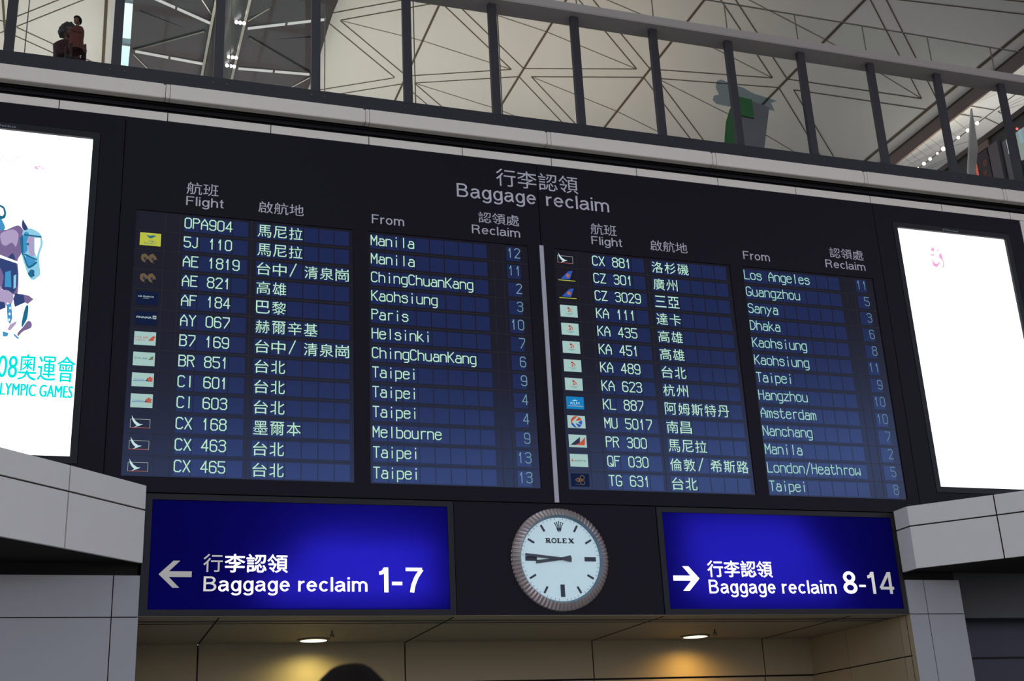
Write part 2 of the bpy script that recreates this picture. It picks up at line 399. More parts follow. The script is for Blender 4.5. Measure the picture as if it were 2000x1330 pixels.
bw.box(.8, 13.2, 3.19, 3.32, 0, 4.05, 1)
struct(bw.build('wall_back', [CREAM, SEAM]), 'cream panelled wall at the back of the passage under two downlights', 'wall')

# pale cladding: the wall west of the opening with its angled overhang
wl = MB()
for z0, z1 in ((0, 1.35), (1.37, 2.7), (2.72, 4.038), (4.052, 4.606)):
    for x0, x1 in ((-7, -3.5), (-3.488, -1.5), (-1.488, .458), (.472, .812)):
        wl.box(x0, x1, 0, .1, z0, z1)
wl.box(-7, .80, .02, .5, 0, 4.6, 1); wl.box(.79, .812, .02, 3.14, 0, 4.05)
wl.box(-7, .78, .1, .2, 4.6, 4.9, 1)
struct(wl.build('wall_left', [CLADB, SEAM]), 'shaded panelled wall below the angled overhang beside the 1-7 sign', 'wall')
def overhang(plan_pts, z, sharp, sx_, name, label):
    """faceted cladding: each stretch between two plan points is one panel column, z holds bottom, groove and top"""
    mb = MB()
    for a, b_ in zip(plan_pts, plan_pts[1:]):
        d = Vector((b_[0]-a[0], b_[1]-a[1])); L = d.length; d.normalize(); n = Vector((-d.y, d.x))
        if n.y < 0: n = -n
        cuts = [0, L]
        for c0, c1 in zip(cuts, cuts[1:]):
            g0 = .010 if a != plan_pts[0] and a[0] not in sharp else 0; g1 = .010 if b_ != plan_pts[-1] and b_[0] not in sharp else 0
            P = Vector(a)+d*(c0+g0); Q = Vector(a)+d*(c1-g1)
            for z0, z1 in ((z[0], z[1]-.012), (z[1]+.012, z[2])):
                mb.prism([tuple(P), tuple(Q), tuple(Q+n*.05), tuple(P+n*.05)], z0, z1)
    far = plan_pts[-1] if abs(plan_pts[-1][1]) > abs(plan_pts[0][1]) else plan_pts[0]
    inner = [(x+.03*sx_, y+.03) for x, y in plan_pts]
    mb.prism(inner+[(far[0], .1)]+([(plan_pts[0][0], .1)] if plan_pts[0][1] < 0 else []), z[0]+.02, z[2]-.01, 1)
    return struct(mb.build(name, [OVER, SEAM]), label, 'wall')
overhang([(.83, -.05), (-.18, -1.05), (-1.20, -2.02), (-4.2, -4.9)], (4.77, 5.507, 5.851), (), -1, 'wall_left', 'angled pale overhang of two panel rows below the horse light box')
overhang([(13.105, -.02), (13.105, -.40), (14.09, -1.37), (15.10, -2.39), (17.0, -4.3)], (4.745, 5.447, 5.781), (13.105,), 1, 'wall_right', 'angled pale overhang with a chamfered corner beside the 8-14 sign')
wr = MB()
for z0, z1 in ((0, 1.35), (1.37, 2.7), (2.72, 4.05), (4.064, 4.622)):
    for x0, x1 in ((13.135, 13.49), (13.505, 14.215)):
        wr.box(x0, x1, 0, .1, z0, z1)
wr.box(13.14, 14.2, .03, .3, 0, 4.62, 1); wr.box(13.14, 14.2, .1, .25, 4.6, 4.8, 1)
struct(wr.build('wall_right', [CLADB, SEAM]), 'shaded panelled pillar standing beside the passage under the 8-14 sign', 'pillar')
ws = MB()
for z0, z1 in ((0, 3.38), (3.40, 4.05)):
    ws.box(13.1, 13.2, .28, 1.9, z0, z1); ws.box(13.1, 13.2, 1.915, 3.14, z0, z1)
    ws.prism([(13.135, .0), (13.1, .265), (13.2, .265), (13.2, .05)], z0, z1)
ws.box(13.12, 13.2, .1, 3.14, 0, 4.05, 1)
struct(ws.build('wall_right', [CREAM, SEAM]), 'cream side wall of the passage running back from the pillar', 'wall')
dk = MB().box(14.2, 24, .9, 1.1, 0, 5); dk.box(14.2, 24, .88, .9, 3.4, 3.43, 1)
struct(dk.build('wall_right', [mat('navy_panel', (.012, .012, .028), .6), SEAM]), 'dark navy panel in the opening past the pillar', 'wall')

# pale strip, shadow gap and rounded fascia above the board
st = MB()
for i in range(-12, 13):
    x = .864+1.6*i; st.box(x+.007, x+1.593, 0, .1, 11.685, 11.83)
st.box(-18.3, 21.6, .01, .2, 11.69, 11.825, 1)
struct(st.build('trim_3', [CLAD, SEAM]), 'narrow pale strip of short panels along the top of the board', 'trim')
gp = MB().box(-18.3, 21.6, .22, .3, 11.7, 12.3)
for z in (11.98, 12.07): gp.box(-18.3, 21.6, .18, .23, z, z+.03)
struct(gp.build('trim_4', BLACK), 'black shadow gap with fine ridges between strip and fascia', 'trim')
fa = MB()
pr = [(.0, 12.345), (.0, 12.115), (.006, 12.100), (.02, 12.093), (.125, 12.088), (.13, 12.2), (.3, 12.2), (.3, 12.345)]
for i in range(-6, 7):
    x = .832+3.2*i; fa.sweep(pr, x+.055, x+3.145); fa.sweep([(y+.012, z+(.012 if z < 12.3 else -.01)) for y, z in pr[:-3]]+[(.3, 12.21), (.3, 12.33)], x-.055, x-.02)
    fa.sweep([(y+.004, z+(.004 if z < 12.3 else -.002)) for y, z in pr[:-3]]+[(.3, 12.205), (.3, 12.34)], x-.012, x+.047)
fa.sweep([(.05, 12.33), (.05, 12.12), (.12, 12.11), (.12, 12.22), (.29, 12.22), (.29, 12.33)], -18, 21.6, 1)
struct(fa.build('trim_5', [CLAD, SEAM]), 'rounded pale fascia of long panels below the balustrade', 'fascia')

pw = MB()
for i in range(4):
    pw.box(17.075+1.6*i, 18.66+1.6*i, 0, .1, 5.8, 8.7); pw.box(17.075+1.6*i, 18.66+1.6*i, 0, .1, 8.715, 11.675)
pw.box(17.08, 23.4, .02, .12, 5.8, 11.67, 1)
struct(pw.build('wall_right', [CLAD, SEAM]), 'pale panelled wall past the light box with the pink seal emblem', 'wall')
pw = MB()
for i in range(4):
    pw.box(-4.9-1.6*i, -3.315-1.6*i, 0, .1, 5.8, 8.7); pw.box(-4.9-1.6*i, -3.315-1.6*i, 0, .1, 8.715, 11.675)
pw.box(-9.6, -3.32, .02, .12, 5.8, 11.67, 1)
struct(pw.build('wall_left', [CLAD, SEAM]), 'pale panelled wall past the light box with the horse poster', 'wall')

# ================================================================== BALUSTRADE
bal = thing('balustrade', (7, .38, 12.35), 'dark steel and glass balustrade along the upper walkway', 'balustrade')
ch = MB().box(-9, 21.6, .3, .42, 12.35, 12.765); c_ = ch.build('base_channel', CHAN, bal); c_['_w'] = [0, 0, 0]
BOLT = mat('bolt_steel', (.12, .11, .13), .35, metal=.6)
for k in range(-5, 10):
    x = 6.453+1.6*k
    if x > 21.5: break
    p = MB(); p.box(x-.085, x+.065, .33, .42, 12.6, 15.05)
    p.build('post', POSTM, bal)
    if -5 < k < 9:
        for dx in (-.09, .13):
            for dz in (12.46, 12.66):
                MB().tube((x+dx, .288, dz), (x+dx, .302, dz), .014, 8).build('bolt', BOLT, c_)
MB().sweep([(.2, 15.10), (.2, 15.245), (.21, 15.255), (.64, 15.255), (.64, 15.06), (.215, 15.075)], -9, 21.6).build('handrail', RAILM, bal)
for k in range(-10, 10):
    x0 = 6.655+1.6*k
    if x0 > 20.5: break
    g = MB().box(x0+.008, x0+1.592, .664, .676, 12.45, 16.18); g.box(x0+.008, x0+1.592, .662, .678, 16.18, 16.205, 1)
    g.box(x0+1.592, x0+1.608, .66, .68, 12.45, 16.2, 1)
    g.build('glass_pane', [GLASS, GEDGE], bal)
MB().box(-9, 21.6, .64, .70, 12.35, 12.6).build('glass_shoe', CHAN, bal)

# ================================================================== ARRIVALS BOARD
MINT = glow('display_text', (.53, .86, .64), .92); MINT2 = glow('display_text_cool', (.36, .68, .60), .92)
DIM = glow('display_digits', (.17, .31, .36), 1.0); DIM2 = glow('display_digits_faint', (.13, .23, .30), 1.0)
SCR = mat('display_base', (.010, .008, .010), .16, em=(.012, .009, .014), es=.45, spec=.45)
CELL = mat('display_cell', (.008, .010, .035), .14, em=(.007, .012, .050), es=1.0, spec=.55)
for m_ in (SCR, CELL): m_.node_tree.nodes['Principled BSDF'].inputs['Specular Tint'].default_value = (.42, .58, 1.0, 1)
GRID = mat('display_grid', (.004, .004, .005), .4)
HEAD = mat('printed_lettering', (.62, .56, .63), .6)
BX = [.254, .481, 3.798, 4.039, 6.741, 7.2, 10.51, 10.75, 13.45, 13.68]
board = thing('arrivals_board', (6.97, .07, 5.77), 'wide black baggage reclaim board listing flights in four displays', 'information board')
cs = MB()
for xa, xb in ((BX[0], 6.974), (6.986, BX[9])):
    cs.box(xa, xb, 0, .13, 10.126, 11.675); cs.box(xa, xb, 0, .13, 5.775, 6.0)
for i in (0, 2, 6, 8): cs.box(BX[i], BX[i+1], 0, .13, 6.0, 10.126)
cs.box(BX[4], 6.974, 0, .13, 6.0, 10.126); cs.box(6.986, BX[5], 0, .13, 6.0, 10.126)
cs.box(.254, 13.68, .1, .14, 5.77, 11.68, 1)
cs.build('casing', [BOARD, BLACK], board)
MB().box(6.942, 7.012, -.022, .0, 5.78, 10.15).build('divider_bar', mat('silver_bar', (.50, .47, .52), .5), board)
def header(body, x0, x1, z0, z1, cap=None):
    if cap: sans(MB(), body, x0, x1, z0, z1, -.003, .115).build('heading', HEAD, board); return
    MB().mesh_text(text(body, x0, x1, z0, z1, -.003, cap, bold=.0)).build('heading', HEAD, board)
header('行李認領', 6.24, 7.725, 11.19, 11.52)
header('Baggage', 5.54, 6.933, 10.905, 11.155, CAP); header('reclaim', 7.118, 8.277, 10.905, 11.155, CAP)
for dx in (0, 6.7):
    header('航班', 1.2+dx, 1.68+dx, 10.46, 10.668); header('Flight', 1.2+dx, 1.765+dx, 10.27, 10.423, CAP)
    header('啟航地', 2.295+dx, 3.005+dx, 10.262, 10.464); header('From', 4.098+dx, 4.63+dx, 10.266, 10.425, CAP)
    header('認領處', 5.895+dx, 6.61+dx, 10.466, 10.668); header('Reclaim', 5.776+dx, 6.615+dx, 10.262, 10.418, CAP)
LEFT = [('OPA904', '馬尼拉', 'Manila', '12', None), ('5J 110', '馬尼拉', 'Manila', '11', 'yellow'), ('AE 1819', '台中/ 清泉崗', 'ChingChuanKang', '2', 'gold'),
 ('AE 821', '高雄', 'Kaohsiung', '3', 'gold'), ('AF 184', '巴黎', 'Paris', '10', 'airfrance'), ('AY 067', '赫爾辛基', 'Helsinki', '7', 'finnair'),
 ('B7 169', '台中/ 清泉崗', 'ChingChuanKang', '6', 'uni'), ('BR 851', '台北', 'Taipei', '9', 'eva'), ('CI 601', '台北', 'Taipei', '4', 'china'),
 ('CI 603', '台北', 'Taipei', '4', 'china'), ('CX 168', '墨爾本', 'Melbourne', '9', 'wing'), ('CX 463', '台北', 'Taipei', '13', 'wing'), ('CX 465', '台北', 'Taipei', '13', 'wing')]
RIGHT = [('CX 881', '洛杉磯', 'Los Angeles', '11', 'wing'), ('CZ 301', '廣州', 'Guangzhou', '5', 'tail'), ('CZ 3029', '三亞', 'Sanya', '3', 'tail'),
 ('KA 111', '達卡', 'Dhaka', '6', 'dragon'), ('KA 435', '高雄', 'Kaohsiung', '8', 'dragon'), ('KA 451', '高雄', 'Kaohsiung', '11', 'dragon'),
 ('KA 489', '台北', 'Taipei', '9', 'dragon'), ('KA 623', '杭州', 'Hangzhou', '10', 'dragon'), ('KL 887', '阿姆斯特丹', 'Amsterdam', '10', 'klm'),
 ('MU 5017', '南昌', 'Nanchang', '7', 'swallow'), ('PR 300', '馬尼拉', 'Manila', '2', 'sails'), ('QF 030', '倫敦/ 希斯路', 'London/Heathrow', '5', 'qantas'), ('TG 631', '台北', 'Taipei', '8', 'orchid')]
TOP = lambda r: 10.06-.3175*r
LG = {k: glow('logo_'+k, c, s) for k, c, s in (('mint', (.40, .60, .57), .9), ('yellow', (.52, .56, .07), .9), ('navy', (.007, .013, .045), 1), ('gold', (.13, .095, .05), 1),
      ('white', (.55, .75, .75), 1), ('red', (.55, .09, .05), .9), ('green', (.02, .16, .10), 1), ('blue', (.03, .09, .42), 1), ('sky', (.01, .20, .50), 1), ('teal', (.03, .14, .20), 1),
      ('dark', (.03, .03, .07), 1), ('orange', (.55, .17, .08), .8), ('pale', (.42, .52, .50), .8))}
LK = list(LG)
def logo(kind, x0, z1, parent):
    w, h = .305, .208; z0 = z1-h; mb = MB(); lay = [.0]
    ix = lambda k: LK.index(k)
    def P(pts, k):
        lay[0] += .0006; mb.face([(x0+a*w, z0+c*h) for a, c in pts], .015-lay[0], ix(k))
    def T(body, a0, a1, c0, c1, k, cap=None, bold=.0):
        bold = 0.0; lay[0] += .0006; mb.mesh_text(text(body, x0+a0*w, x0+a1*w, z0+c0*h, z0+c1*h, .015-lay[0], cap, bold, 1), ix(k))
    def circ(cx, cy, r, k, n=20, r0=None):
        q = w/h
        if r0 is None: P([(cx+math.cos(2*PI*i/n)*r, cy+math.sin(2*PI*i/n)*r*q) for i in range(n)], k)
        else:
            lay[0] += .0006
            for i in range(n):
                a, c = 2*PI*i/n, 2*PI*(i+1)/n
                mb.face([(x0+(cx+math.cos(t)*rr)*w, z0+(cy+math.sin(t)*rr*q)*h) for t, rr in ((a, r0), (a, r), (c, r), (c, r0))], .015-lay[0], ix(k))
    full = [(0, 0), (1, 0), (1, 1), (0, 1)]
    if kind == 'yellow':
        P(full, 'yellow')
        for d in (0, .09, .18): P([(.25+d*.6, .86-d), (.40+d*.5, .74-d), (.58, .66-d*.3), (.80, .80), (.62, .84-d*.2), (.45, .78-d*.5)], 'teal')
        T('CEBU', .40, .76, .28, .42, 'teal', CAP); T('PACIFIC', .22, .78, .10, .24, 'teal', CAP)
    elif kind == 'gold':
        for d in (0, .36):
            P([(.10+d, .62), (.14+d, .80), (.30+d, .88+d*.1), (.44+d, .70), (.52+d, .42), (.44+d, .48), (.36+d, .40), (.30+d, .22), (.42+d, .14), (.22+d, .22), (.12+d, .40)], 'gold')
            P([(.24+d, .62), (.34+d, .58), (.38+d, .36), (.30+d, .34), (.24+d, .46)], 'dark')
    elif kind == 'airfrance':
        P(full, 'navy'); T('AIR FRANCE', .06, .80, .56, .68, 'white', CAP); T('AIR', .30, .58, .44, .52, 'pale', CAP)
    elif kind == 'finnair':
        P(full, 'navy'); T('FINNAIR', .06, .76, .48, .64, 'white', CAP); P([(.80, .46), (.97, .46), (.97, .72), (.80, .72)], 'pale'); P([(.84, .52), (.93, .56), (.93, .62), (.84, .58)], 'navy')
    elif kind == 'uni':
        P(full, 'mint'); T('UNI AIR', .04, .66, .50, .66, 'red', CAP, .03); T('立榮航空', .06, .50, .30, .44, 'red'); P([(.64, .34), (.88, .34), (.98, .70), (.84, .68)], 'red'); P([(.76, .48), (.86, .46), (.90, .60), (.82, .58)], 'orange')
    elif kind == 'eva':
        P(full, 'mint'); T('EVA AIR', .08, .66, .48, .62, 'green', CAP, .03); P([(.70, .46), (.90, .46), (.94, .70), (.86, .70)], 'green'); P([(.78, .50), (.88, .50), (.91, .66)], 'orange')
    elif kind == 'china':
        P(full, 'mint'); P([(.06, .40), (.96, .40), (.96, .44), (.06, .44)], 'blue'); T('CHINA AIRLINES', .08, .58, .48, .56, 'blue', CAP, .0)
        for i in range(5): circ(.82+.09*math.cos(PI/2+i*1.2566), .54+.13*math.sin(PI/2+i*1.2566), .055, 'red', 10)
        circ(.82, .54, .05, 'orange', 10); P([(.62, .42), (.70, .56), (.74, .42)], 'dark')
    elif kind == 'wing':
        for q in ([(.04, .08), (.94, .08), (.94, .11), (.04, .11)], [(.04, .68), (.94, .68), (.94, .71), (.04, .71)], [(.04, .08), (.06, .08), (.06, .71), (.04, .71)], [(.92, .08), (.94, .08), (.94, .71), (.92, .71)]): P(q, 'pale')
        P([(.05, .07), (.90, .07), (.90, .10), (.05, .10)], 'red')
        P([(.10, .95), (.16, .78), (.30, .52), (.46, .36), (.62, .34), (.44, .22), (.20, .08), (.34, .24), (.22, .40), (.13, .62)], 'white')
    elif kind == 'tail':
        P([(.14, .20), (.68, .20), (.88, .98), (.62, .90)], 'blue'); P([(0, .06), (1, .06), (1, .12), (0, .12)], 'yellow')
        for i in range(6): circ(.58+.07*math.cos(i*1.047), .52+.10*math.sin(i*1.047), .05, 'orange', 8)
    elif kind == 'dragon':
        P(full, 'mint')
        P([(.42, .80), (.50, .86), (.56, .74), (.64, .66), (.66, .50), (.58, .42), (.62, .56), (.54, .66), (.46, .70)], 'red')
        P([(.44, .66), (.52, .60), (.56, .50), (.50, .40), (.42, .46), (.48, .52)], 'red'); P([(.40, .74), (.50, .78), (.52, .74), (.44, .70)], 'dark')
        for a0, a1, c0 in ((.30, .72, .30), (.42, .64, .20)): P([(a0, c0), (a1, c0), (a1, c0+.025), (a0, c0+.025)], 'teal')
    elif kind == 'klm':
        P(full, 'sky'); T('KLM', .24, .74, .38, .58, 'white', CAP, .03); circ(.49, .72, .04, 'white', 8)
        for a in (.38, .43, .55, .60): circ(a, .68, .025, 'white', 6)
        P([(.08, .22), (.94, .22), (.94, .27), (.08, .27)], 'pale')
    elif kind == 'swallow':
        P(full, 'mint'); circ(.5, .5, .32, 'red', 28); n = 20
        P([(.5+.32*math.cos(PI+PI*i/n+.35), .5+.32*math.sin(PI+PI*i/n+.35)*w/h) for i in range(n+1)], 'blue')
        P([(.24, .50), (.56, .92), (.66, .92), (.44, .56), (.80, .66), (.58, .46), (.82, .24), (.44, .40), (.60, .06), (.50, .04)], 'mint')
    elif kind == 'sails':
        P(full, 'mint'); P([(.08, .18), (.64, .84), (.62, .36), (.46, .18)], 'dark'); P([(.34, .18), (.64, .40), (.68, .46), (.94, .84), (.88, .18)], 'red')
    elif kind == 'qantas':
        P(full, 'mint'); T('QANTAS', .24, .92, .42, .54, 'dark', CAP, .03); P([(.08, .42), (.22, .42), (.10, .62)], 'red')
    elif kind == 'orchid':
        P(full, 'navy'); circ(.62, .70, .13, 'gold', 16, .09); circ(.62, .30, .13, 'gold', 16, .09)
        P([(.20, .50), (.36, .68), (.56, .62), (.66, .50), (.56, .38), (.36, .32)], 'gold'); P([(.28, .50), (.40, .60), (.52, .56), (.56, .50), (.52, .44), (.40, .40)], 'navy'); circ(.44, .5, .05, 'red', 10)
        T('THAI', .22, .50, .12, .20, 'gold', CAP)
    o = mb.build('airline_logo', [LG[k] for k in LK], parent)
def display(xa, xb, dx, rows, first):
    mb = MB().box(xa-.01, xb+.01, .022, .1, 5.99, 10.136)
    scr = mb.build('display', SCR, board); scr['_w'] = [0, 0, 0]
    grid = MB()
    cols = [(1.178+.245*i, .245) for i in range(4)]+[(2.272+.244*i, .244) for i in range(6)] if first else [(4.068+.245*i, .245) for i in range(8)]+[(6.355, .25)]
    for g0, g1, gname in (((0, 4, 'number_cells'), (4, 10, 'origin_cells')) if first else ((0, 8, 'origin_cells'), (8, 9, 'reclaim_cells'))):
        cells = MB()
        for r in range(13):
            t = TOP(r); zb = t-.165
            for x, w in cols[g0:g1]: cells.face([(x+dx+.008, zb-.062), (x+dx+w-.008, zb-.062), (x+dx+w-.008, t+.022), (x+dx+.008, t+.022)], .019)
        cells.build(gname, CELL, scr)
    for r in range(13):
        t = TOP(r)
        if r: grid.face([(xa, t+.052), (xb, t+.052), (xb, t+.060), (xa, t+.060)], .0195)
    for x in ((.905, 1.13, 2.20) if first else (6.13, 6.30)):
        grid.face([(x+dx, 6.0), (x+dx+.007, 6.0), (x+dx+.007, 10.126), (x+dx, 10.126)], .0195)
    grid.build('grid_line', GRID, scr)
    for r, row in enumerate(rows):
        t = TOP(r); mb = MB()
        if first:
            led(mb, row[0], 1.2+dx, t); mb.build('flight_number', [MINT], scr); mb = MB(); x = 2.29+dx
            for ch in row[1]:
                if ch == '/': led(mb, '/', x+.03, t)
                if ch == ' ': continue
                if ch != '/':
                    mb.mesh_text(text(ch, x+.006, x+.216, t-.203, t+.004, .016, None, 0, 2), 0)
                x += .2435
            mb.build('origin_characters', [MINT], scr)
            if row[4]: logo(row[4], .553+dx, t+.012, scr)
        else:
            led(mb, row[2], 4.088+dx, t, pitch=.1215); mb.build('origin_name', [MINT if dx == 0 else MINT2], scr)
            mb = MB(); led(mb, row[3], 6.60+dx-.1225*len(row[3])+.03, t, w=.014)
            mb.build('reclaim_number', [DIM if dx == 0 else DIM2], scr)
display(BX[1], BX[2], 0, LEFT, True); display(BX[3], BX[4], 0, LEFT, False)
display(BX[5], BX[6], 6.7, RIGHT, True); display(BX[7], BX[8], 6.7, RIGHT, False)

# ================================================================== LIGHT BOXES
PAGE = glow('poster_white', (1, 1, 1), 1.7)
def lightbox(x0, x1, px0, px1, label, jc):
    t = thing('light_box', ((x0+x1)/2, .07, 5.77), label, 'advertising light box')
    mb = MB()
    a, b_, c, d = x0+.0, x1-.0, 5.77, 11.68
    fx0, fx1, fz0, fz1 = px0-.10, px1+.10, 6.147, 11.345
    for q in ((a, b_, fz1+.008, d), (a, b_, c, fz0-.008), (a, fx0-.008, fz0-.008, fz1+.008), (fx1+.008, b_, fz0-.008, fz1+.008)):
        if q[1] > q[0]: mb.box(q[0], q[1], 0, .12, q[2], q[3])
    mb.box(a, b_, .1, .13, c, d, 1)
    mb.build('casing', [BOARD, BLACK], t)
    fb = MB()
    for q in ((fx0, fx1, 11.243, fz1), (fx0, fx1, fz0, 6.248), (fx0, px0, 6.248, 11.243), (px1, fx1, 6.248, 11.243)): fb.box(q[0], q[1], -.006, .11, q[2], q[3])
    fb.build('frame', BEZEL, t)
    p = MB().box(px0, px1, .045, .09, 6.248, 11.243).build('poster', PAGE, t); p['_w'] = [0, 0, 0]
    MB().mesh_text(text('JCDecaux', jc, jc+.36, 11.266, 11.31, -.008, CAP)).build('maker_lettering', mat('pale_print', (.30, .30, .34), .6), t)
    return t, p
L1, P1 = lightbox(-3.3, .242, -2.68, -.212, 'white light box poster showing a leaping horse and turquoise lettering', -1.67)
L2, P2 = lightbox(13.692, 17.06, 14.17, 16.64, 'white light box poster with a small pink seal emblem near its top', 15.184)
PR = {k: glow('print_'+k, c, 1.0) for k, c in (('plum', (.20, .14, .30)), ('mauve', (.44, .35, .56)), ('dusk', (.035, .06, .19)), ('blue', (.06, .30, .58)), ('ice', (.28, .62, .80)), ('teal', (.015, .15, .28)),
      ('white', (1.2, 1.2, 1.2)), ('pink', (.93, .48, .78)), ('turq', (.0, .80, .76)), ('grey', (.86, .87, .88)), ('seal', (.95, .40, .70)), ('lilac', (.90, .88, .92)))}
PK = list(PR)
hp = MB(); ly = [0.0]
def soft(p):
    if len(p) < 6: return p
    out, n = [], len(p)
    for i in range(n):
        a, b_, c, d = (Vector(p[(i+j-1) % n]) for j in range(4))
        for t in (0, .25, .5, .75):
            q_ = b_*(2*t**3-3*t*t+1)+c*(3*t*t-2*t**3)+(c-a)*.42*(t**3-2*t*t+t)+(d-b_)*.42*(t**3-t*t)
            out.append(tuple(q_))
    return out
def HP(k, pts):
    pts = soft(pts)
    ly[0] += .0004; hp.face(pts, .044-ly[0], PK.index(k))
# the horse and rider of the poster, in the plane of the page
HP('mauve', [(-1.30, 9.60), (-1.60, 9.50), (-2.05, 9.52), (-2.35, 9.40), (-2.45, 9.05), (-2.30, 8.75), (-1.95, 8.70), (-1.60, 8.62), (-1.29, 8.68), (-1.2, 9.2)])
HP('plum', [(-2.38, 9.2), (-2.52, 8.75), (-2.42, 8.45), (-2.55, 8.2), (-2.47, 8.15), (-2.30, 8.45), (-2.22, 8.8), (-2.2, 9.1)])
HP('blue', [(-1.62, 9.55), (-1.72, 9.95), (-1.55, 10.1), (-1.40, 9.80), (-1.33, 9.64), (-1.42, 9.56)])
HP('plum', [(-1.42, 9.54), (-1.30, 9.62), (-1.17, 9.70), (-1.11, 9.67), (-1.06, 9.58), (-1.07, 9.44), (-1.08, 9.26), (-1.12, 9.15), (-1.09, 8.92), (-1.08, 8.63), (-1.16, 8.62), (-1.29, 8.68), (-1.40, 8.98)])
HP('mauve', [(-1.38, 9.55), (-1.22, 9.63), (-1.14, 9.55), (-1.16, 9.36), (-1.22, 9.42), (-1.30, 9.36), (-1.36, 9.40)])
HP('dusk', [(-1.40, 9.13), (-1.27, 9.17), (-1.19, 9.25), (-1.12, 9.04), (-1.10, 8.90), (-1.10, 8.72), (-1.16, 8.62), (-1.29, 8.70), (-1.29, 8.90)])
HP('blue', [(-1.27, 8.95), (-1.20, 8.98), (-1.17, 8.72), (-1.26, 8.72)]); HP('ice', [(-1.155, 8.90), (-1.12, 8.93), (-1.11, 8.72), (-1.14, 8.70)])
HP('ice', [(-1.08, 9.63), (-.98, 9.67), (-.86, 9.61), (-.82, 9.54), (-.80, 9.43), (-.83, 9.28), (-.83, 9.17), (-.80, 8.96), (-.84, 8.90), (-.88, 8.86), (-.93, 8.88), (-.99, 9.0), (-1.02, 9.08), (-1.07, 9.23), (-1.09, 9.41), (-1.09, 9.55)])
HP('mauve', [(-1.01, 9.52), (-.93, 9.54), (-.92, 9.36), (-.90, 9.25), (-.96, 9.24), (-1.0, 9.38)]); HP('white', [(-.92, 9.52), (-.84, 9.53), (-.83, 9.43), (-.87, 9.22), (-.90, 9.30)])
HP('blue', [(-1.06, 9.60), (-1.0, 9.58), (-1.02, 9.44), (-1.0, 9.32), (-1.05, 9.26), (-1.08, 9.42)])
HP('teal', [(-.96, 8.97), (-.93, 9.02), (-.88, 9.0), (-.90, 8.90), (-.94, 8.91), (-.97, 8.95)])
HP('blue', [(-1.01, 9.26), (-.90, 9.20), (-.87, 9.13), (-.97, 9.05), (-1.02, 9.14)]); HP('dusk', [(-1.11, 9.74), (-1.10, 9.80), (-1.07, 9.75), (-1.02, 9.66), (-1.07, 9.63), (-1.10, 9.67)])
HP('teal', [(-1.12, 9.50), (-1.08, 9.56), (-1.05, 9.26), (-1.07, 9.22)]); HP('teal', [(-1.07, 9.57), (-.83, 9.56), (-.82, 9.535), (-1.07, 9.545)])
HP('teal', [(-1.06, 9.24), (-1.03, 9.26), (-.86, 9.19), (-.86, 9.165), (-1.03, 9.235)]); HP('teal', [(-1.06, 9.25), (-1.03, 9.22), (-.965, 9.07), (-.87, 9.15), (-.86, 9.12), (-.97, 9.035)])
HP('teal', [(-1.04, 9.41), (-.99, 9.44), (-.985, 9.39)]); HP('dusk', [(-.91, 8.99), (-.87, 8.93), (-.89, 8.91)]); HP('white', [(-1.42, 9.23), (-1.07, 9.11), (-1.07, 9.08), (-1.42, 9.18)])
HP('mauve', [(-1.38, 8.63), (-1.22, 8.67), (-1.13, 8.59), (-1.15, 8.46), (-1.21, 8.48), (-1.21, 8.44), (-1.34, 8.34)]); HP('dusk', [(-1.36, 8.50), (-1.24, 8.48), (-1.22, 8.40), (-1.34, 8.34)])
HP('blue', [(-1.21, 8.45), (-1.15, 8.47), (-1.12, 8.25), (-1.14, 8.15), (-1.18, 8.21)])
for z in (8.40, 8.31, 8.22): HP('white', [(-1.175, z), (-1.16, z+.025), (-1.145, z), (-1.16, z-.025)])
HP('mauve', [(-1.14, 8.15), (-1.06, 8.21), (-1.06, 8.17), (-1.13, 8.06), (-1.17, 8.07)]); HP('dusk', [(-1.11, 8.63), (-1.0, 8.62), (-.97, 8.50), (-1.10, 8.42), (-1.13, 8.54)])
HP('plum', [(-1.0, 8.62), (-.93, 8.61), (-.86, 8.56), (-.93, 8.48), (-.97, 8.50)]); HP('teal', [(-.96, 8.43), (-.92, 8.45), (-.92, 8.27), (-.95, 8.18), (-.98, 8.12), (-.99, 8.20)])
HP('plum', [(-.97, 8.12), (-.91, 8.22), (-.86, 8.20), (-.86, 8.12), (-.96, 8.06), (-1.02, 7.98), (-1.03, 8.03)]); HP('blue', [(-1.23, 8.04), (-1.15, 8.02), (-1.16, 7.97), (-1.22, 7.96)]); HP('blue', [(-1.08, 8.02), (-1.0, 7.95), (-1.03, 7.94), (-1.08, 7.99)])
HP('teal', [(-1.50, 10.0), (-1.43, 10.0), (-1.37, 9.97), (-1.335, 9.88), (-1.35, 9.79), (-1.45, 9.78)]); HP('white', [(-1.43, 9.97), (-1.38, 9.94), (-1.36, 9.86), (-1.38, 9.82), (-1.43, 9.83)])
hp.build('horse_print', [PR[k] for k in PK], P1)
MB().mesh_text(text('2008', -1.52, -1.0, 7.36, 7.69, .043, None)).mesh_text(text('奧運會', -.985, -.232, 7.335, 7.725, .043, None)).mesh_text(text('奧運會', -.977, -.224, 7.339, 7.729, .0425, None)).mesh_text(text('2008', -1.512, -.992, 7.36, 7.69, .0425, None)).build('poster_lettering', PR['turq'], P1)
MB().mesh_text(text('OLYMPIC GAMES', -1.316, -.246, 7.107, 7.295, .0435, CAP)).mesh_text(text('OLYMPIC GAMES', -1.31, -.240, 7.107, 7.295, .043, CAP)).mesh_text(text('OLYMPIC GAMES', -1.304, -.234, 7.107, 7.295, .0425, CAP)).build('poster_lettering', PR['turq'], P1)
MB().mesh_text(text('香港', -1.52, -1.215, 10.70, 10.85, .043)).build('poster_lettering', PR['grey'], P1)
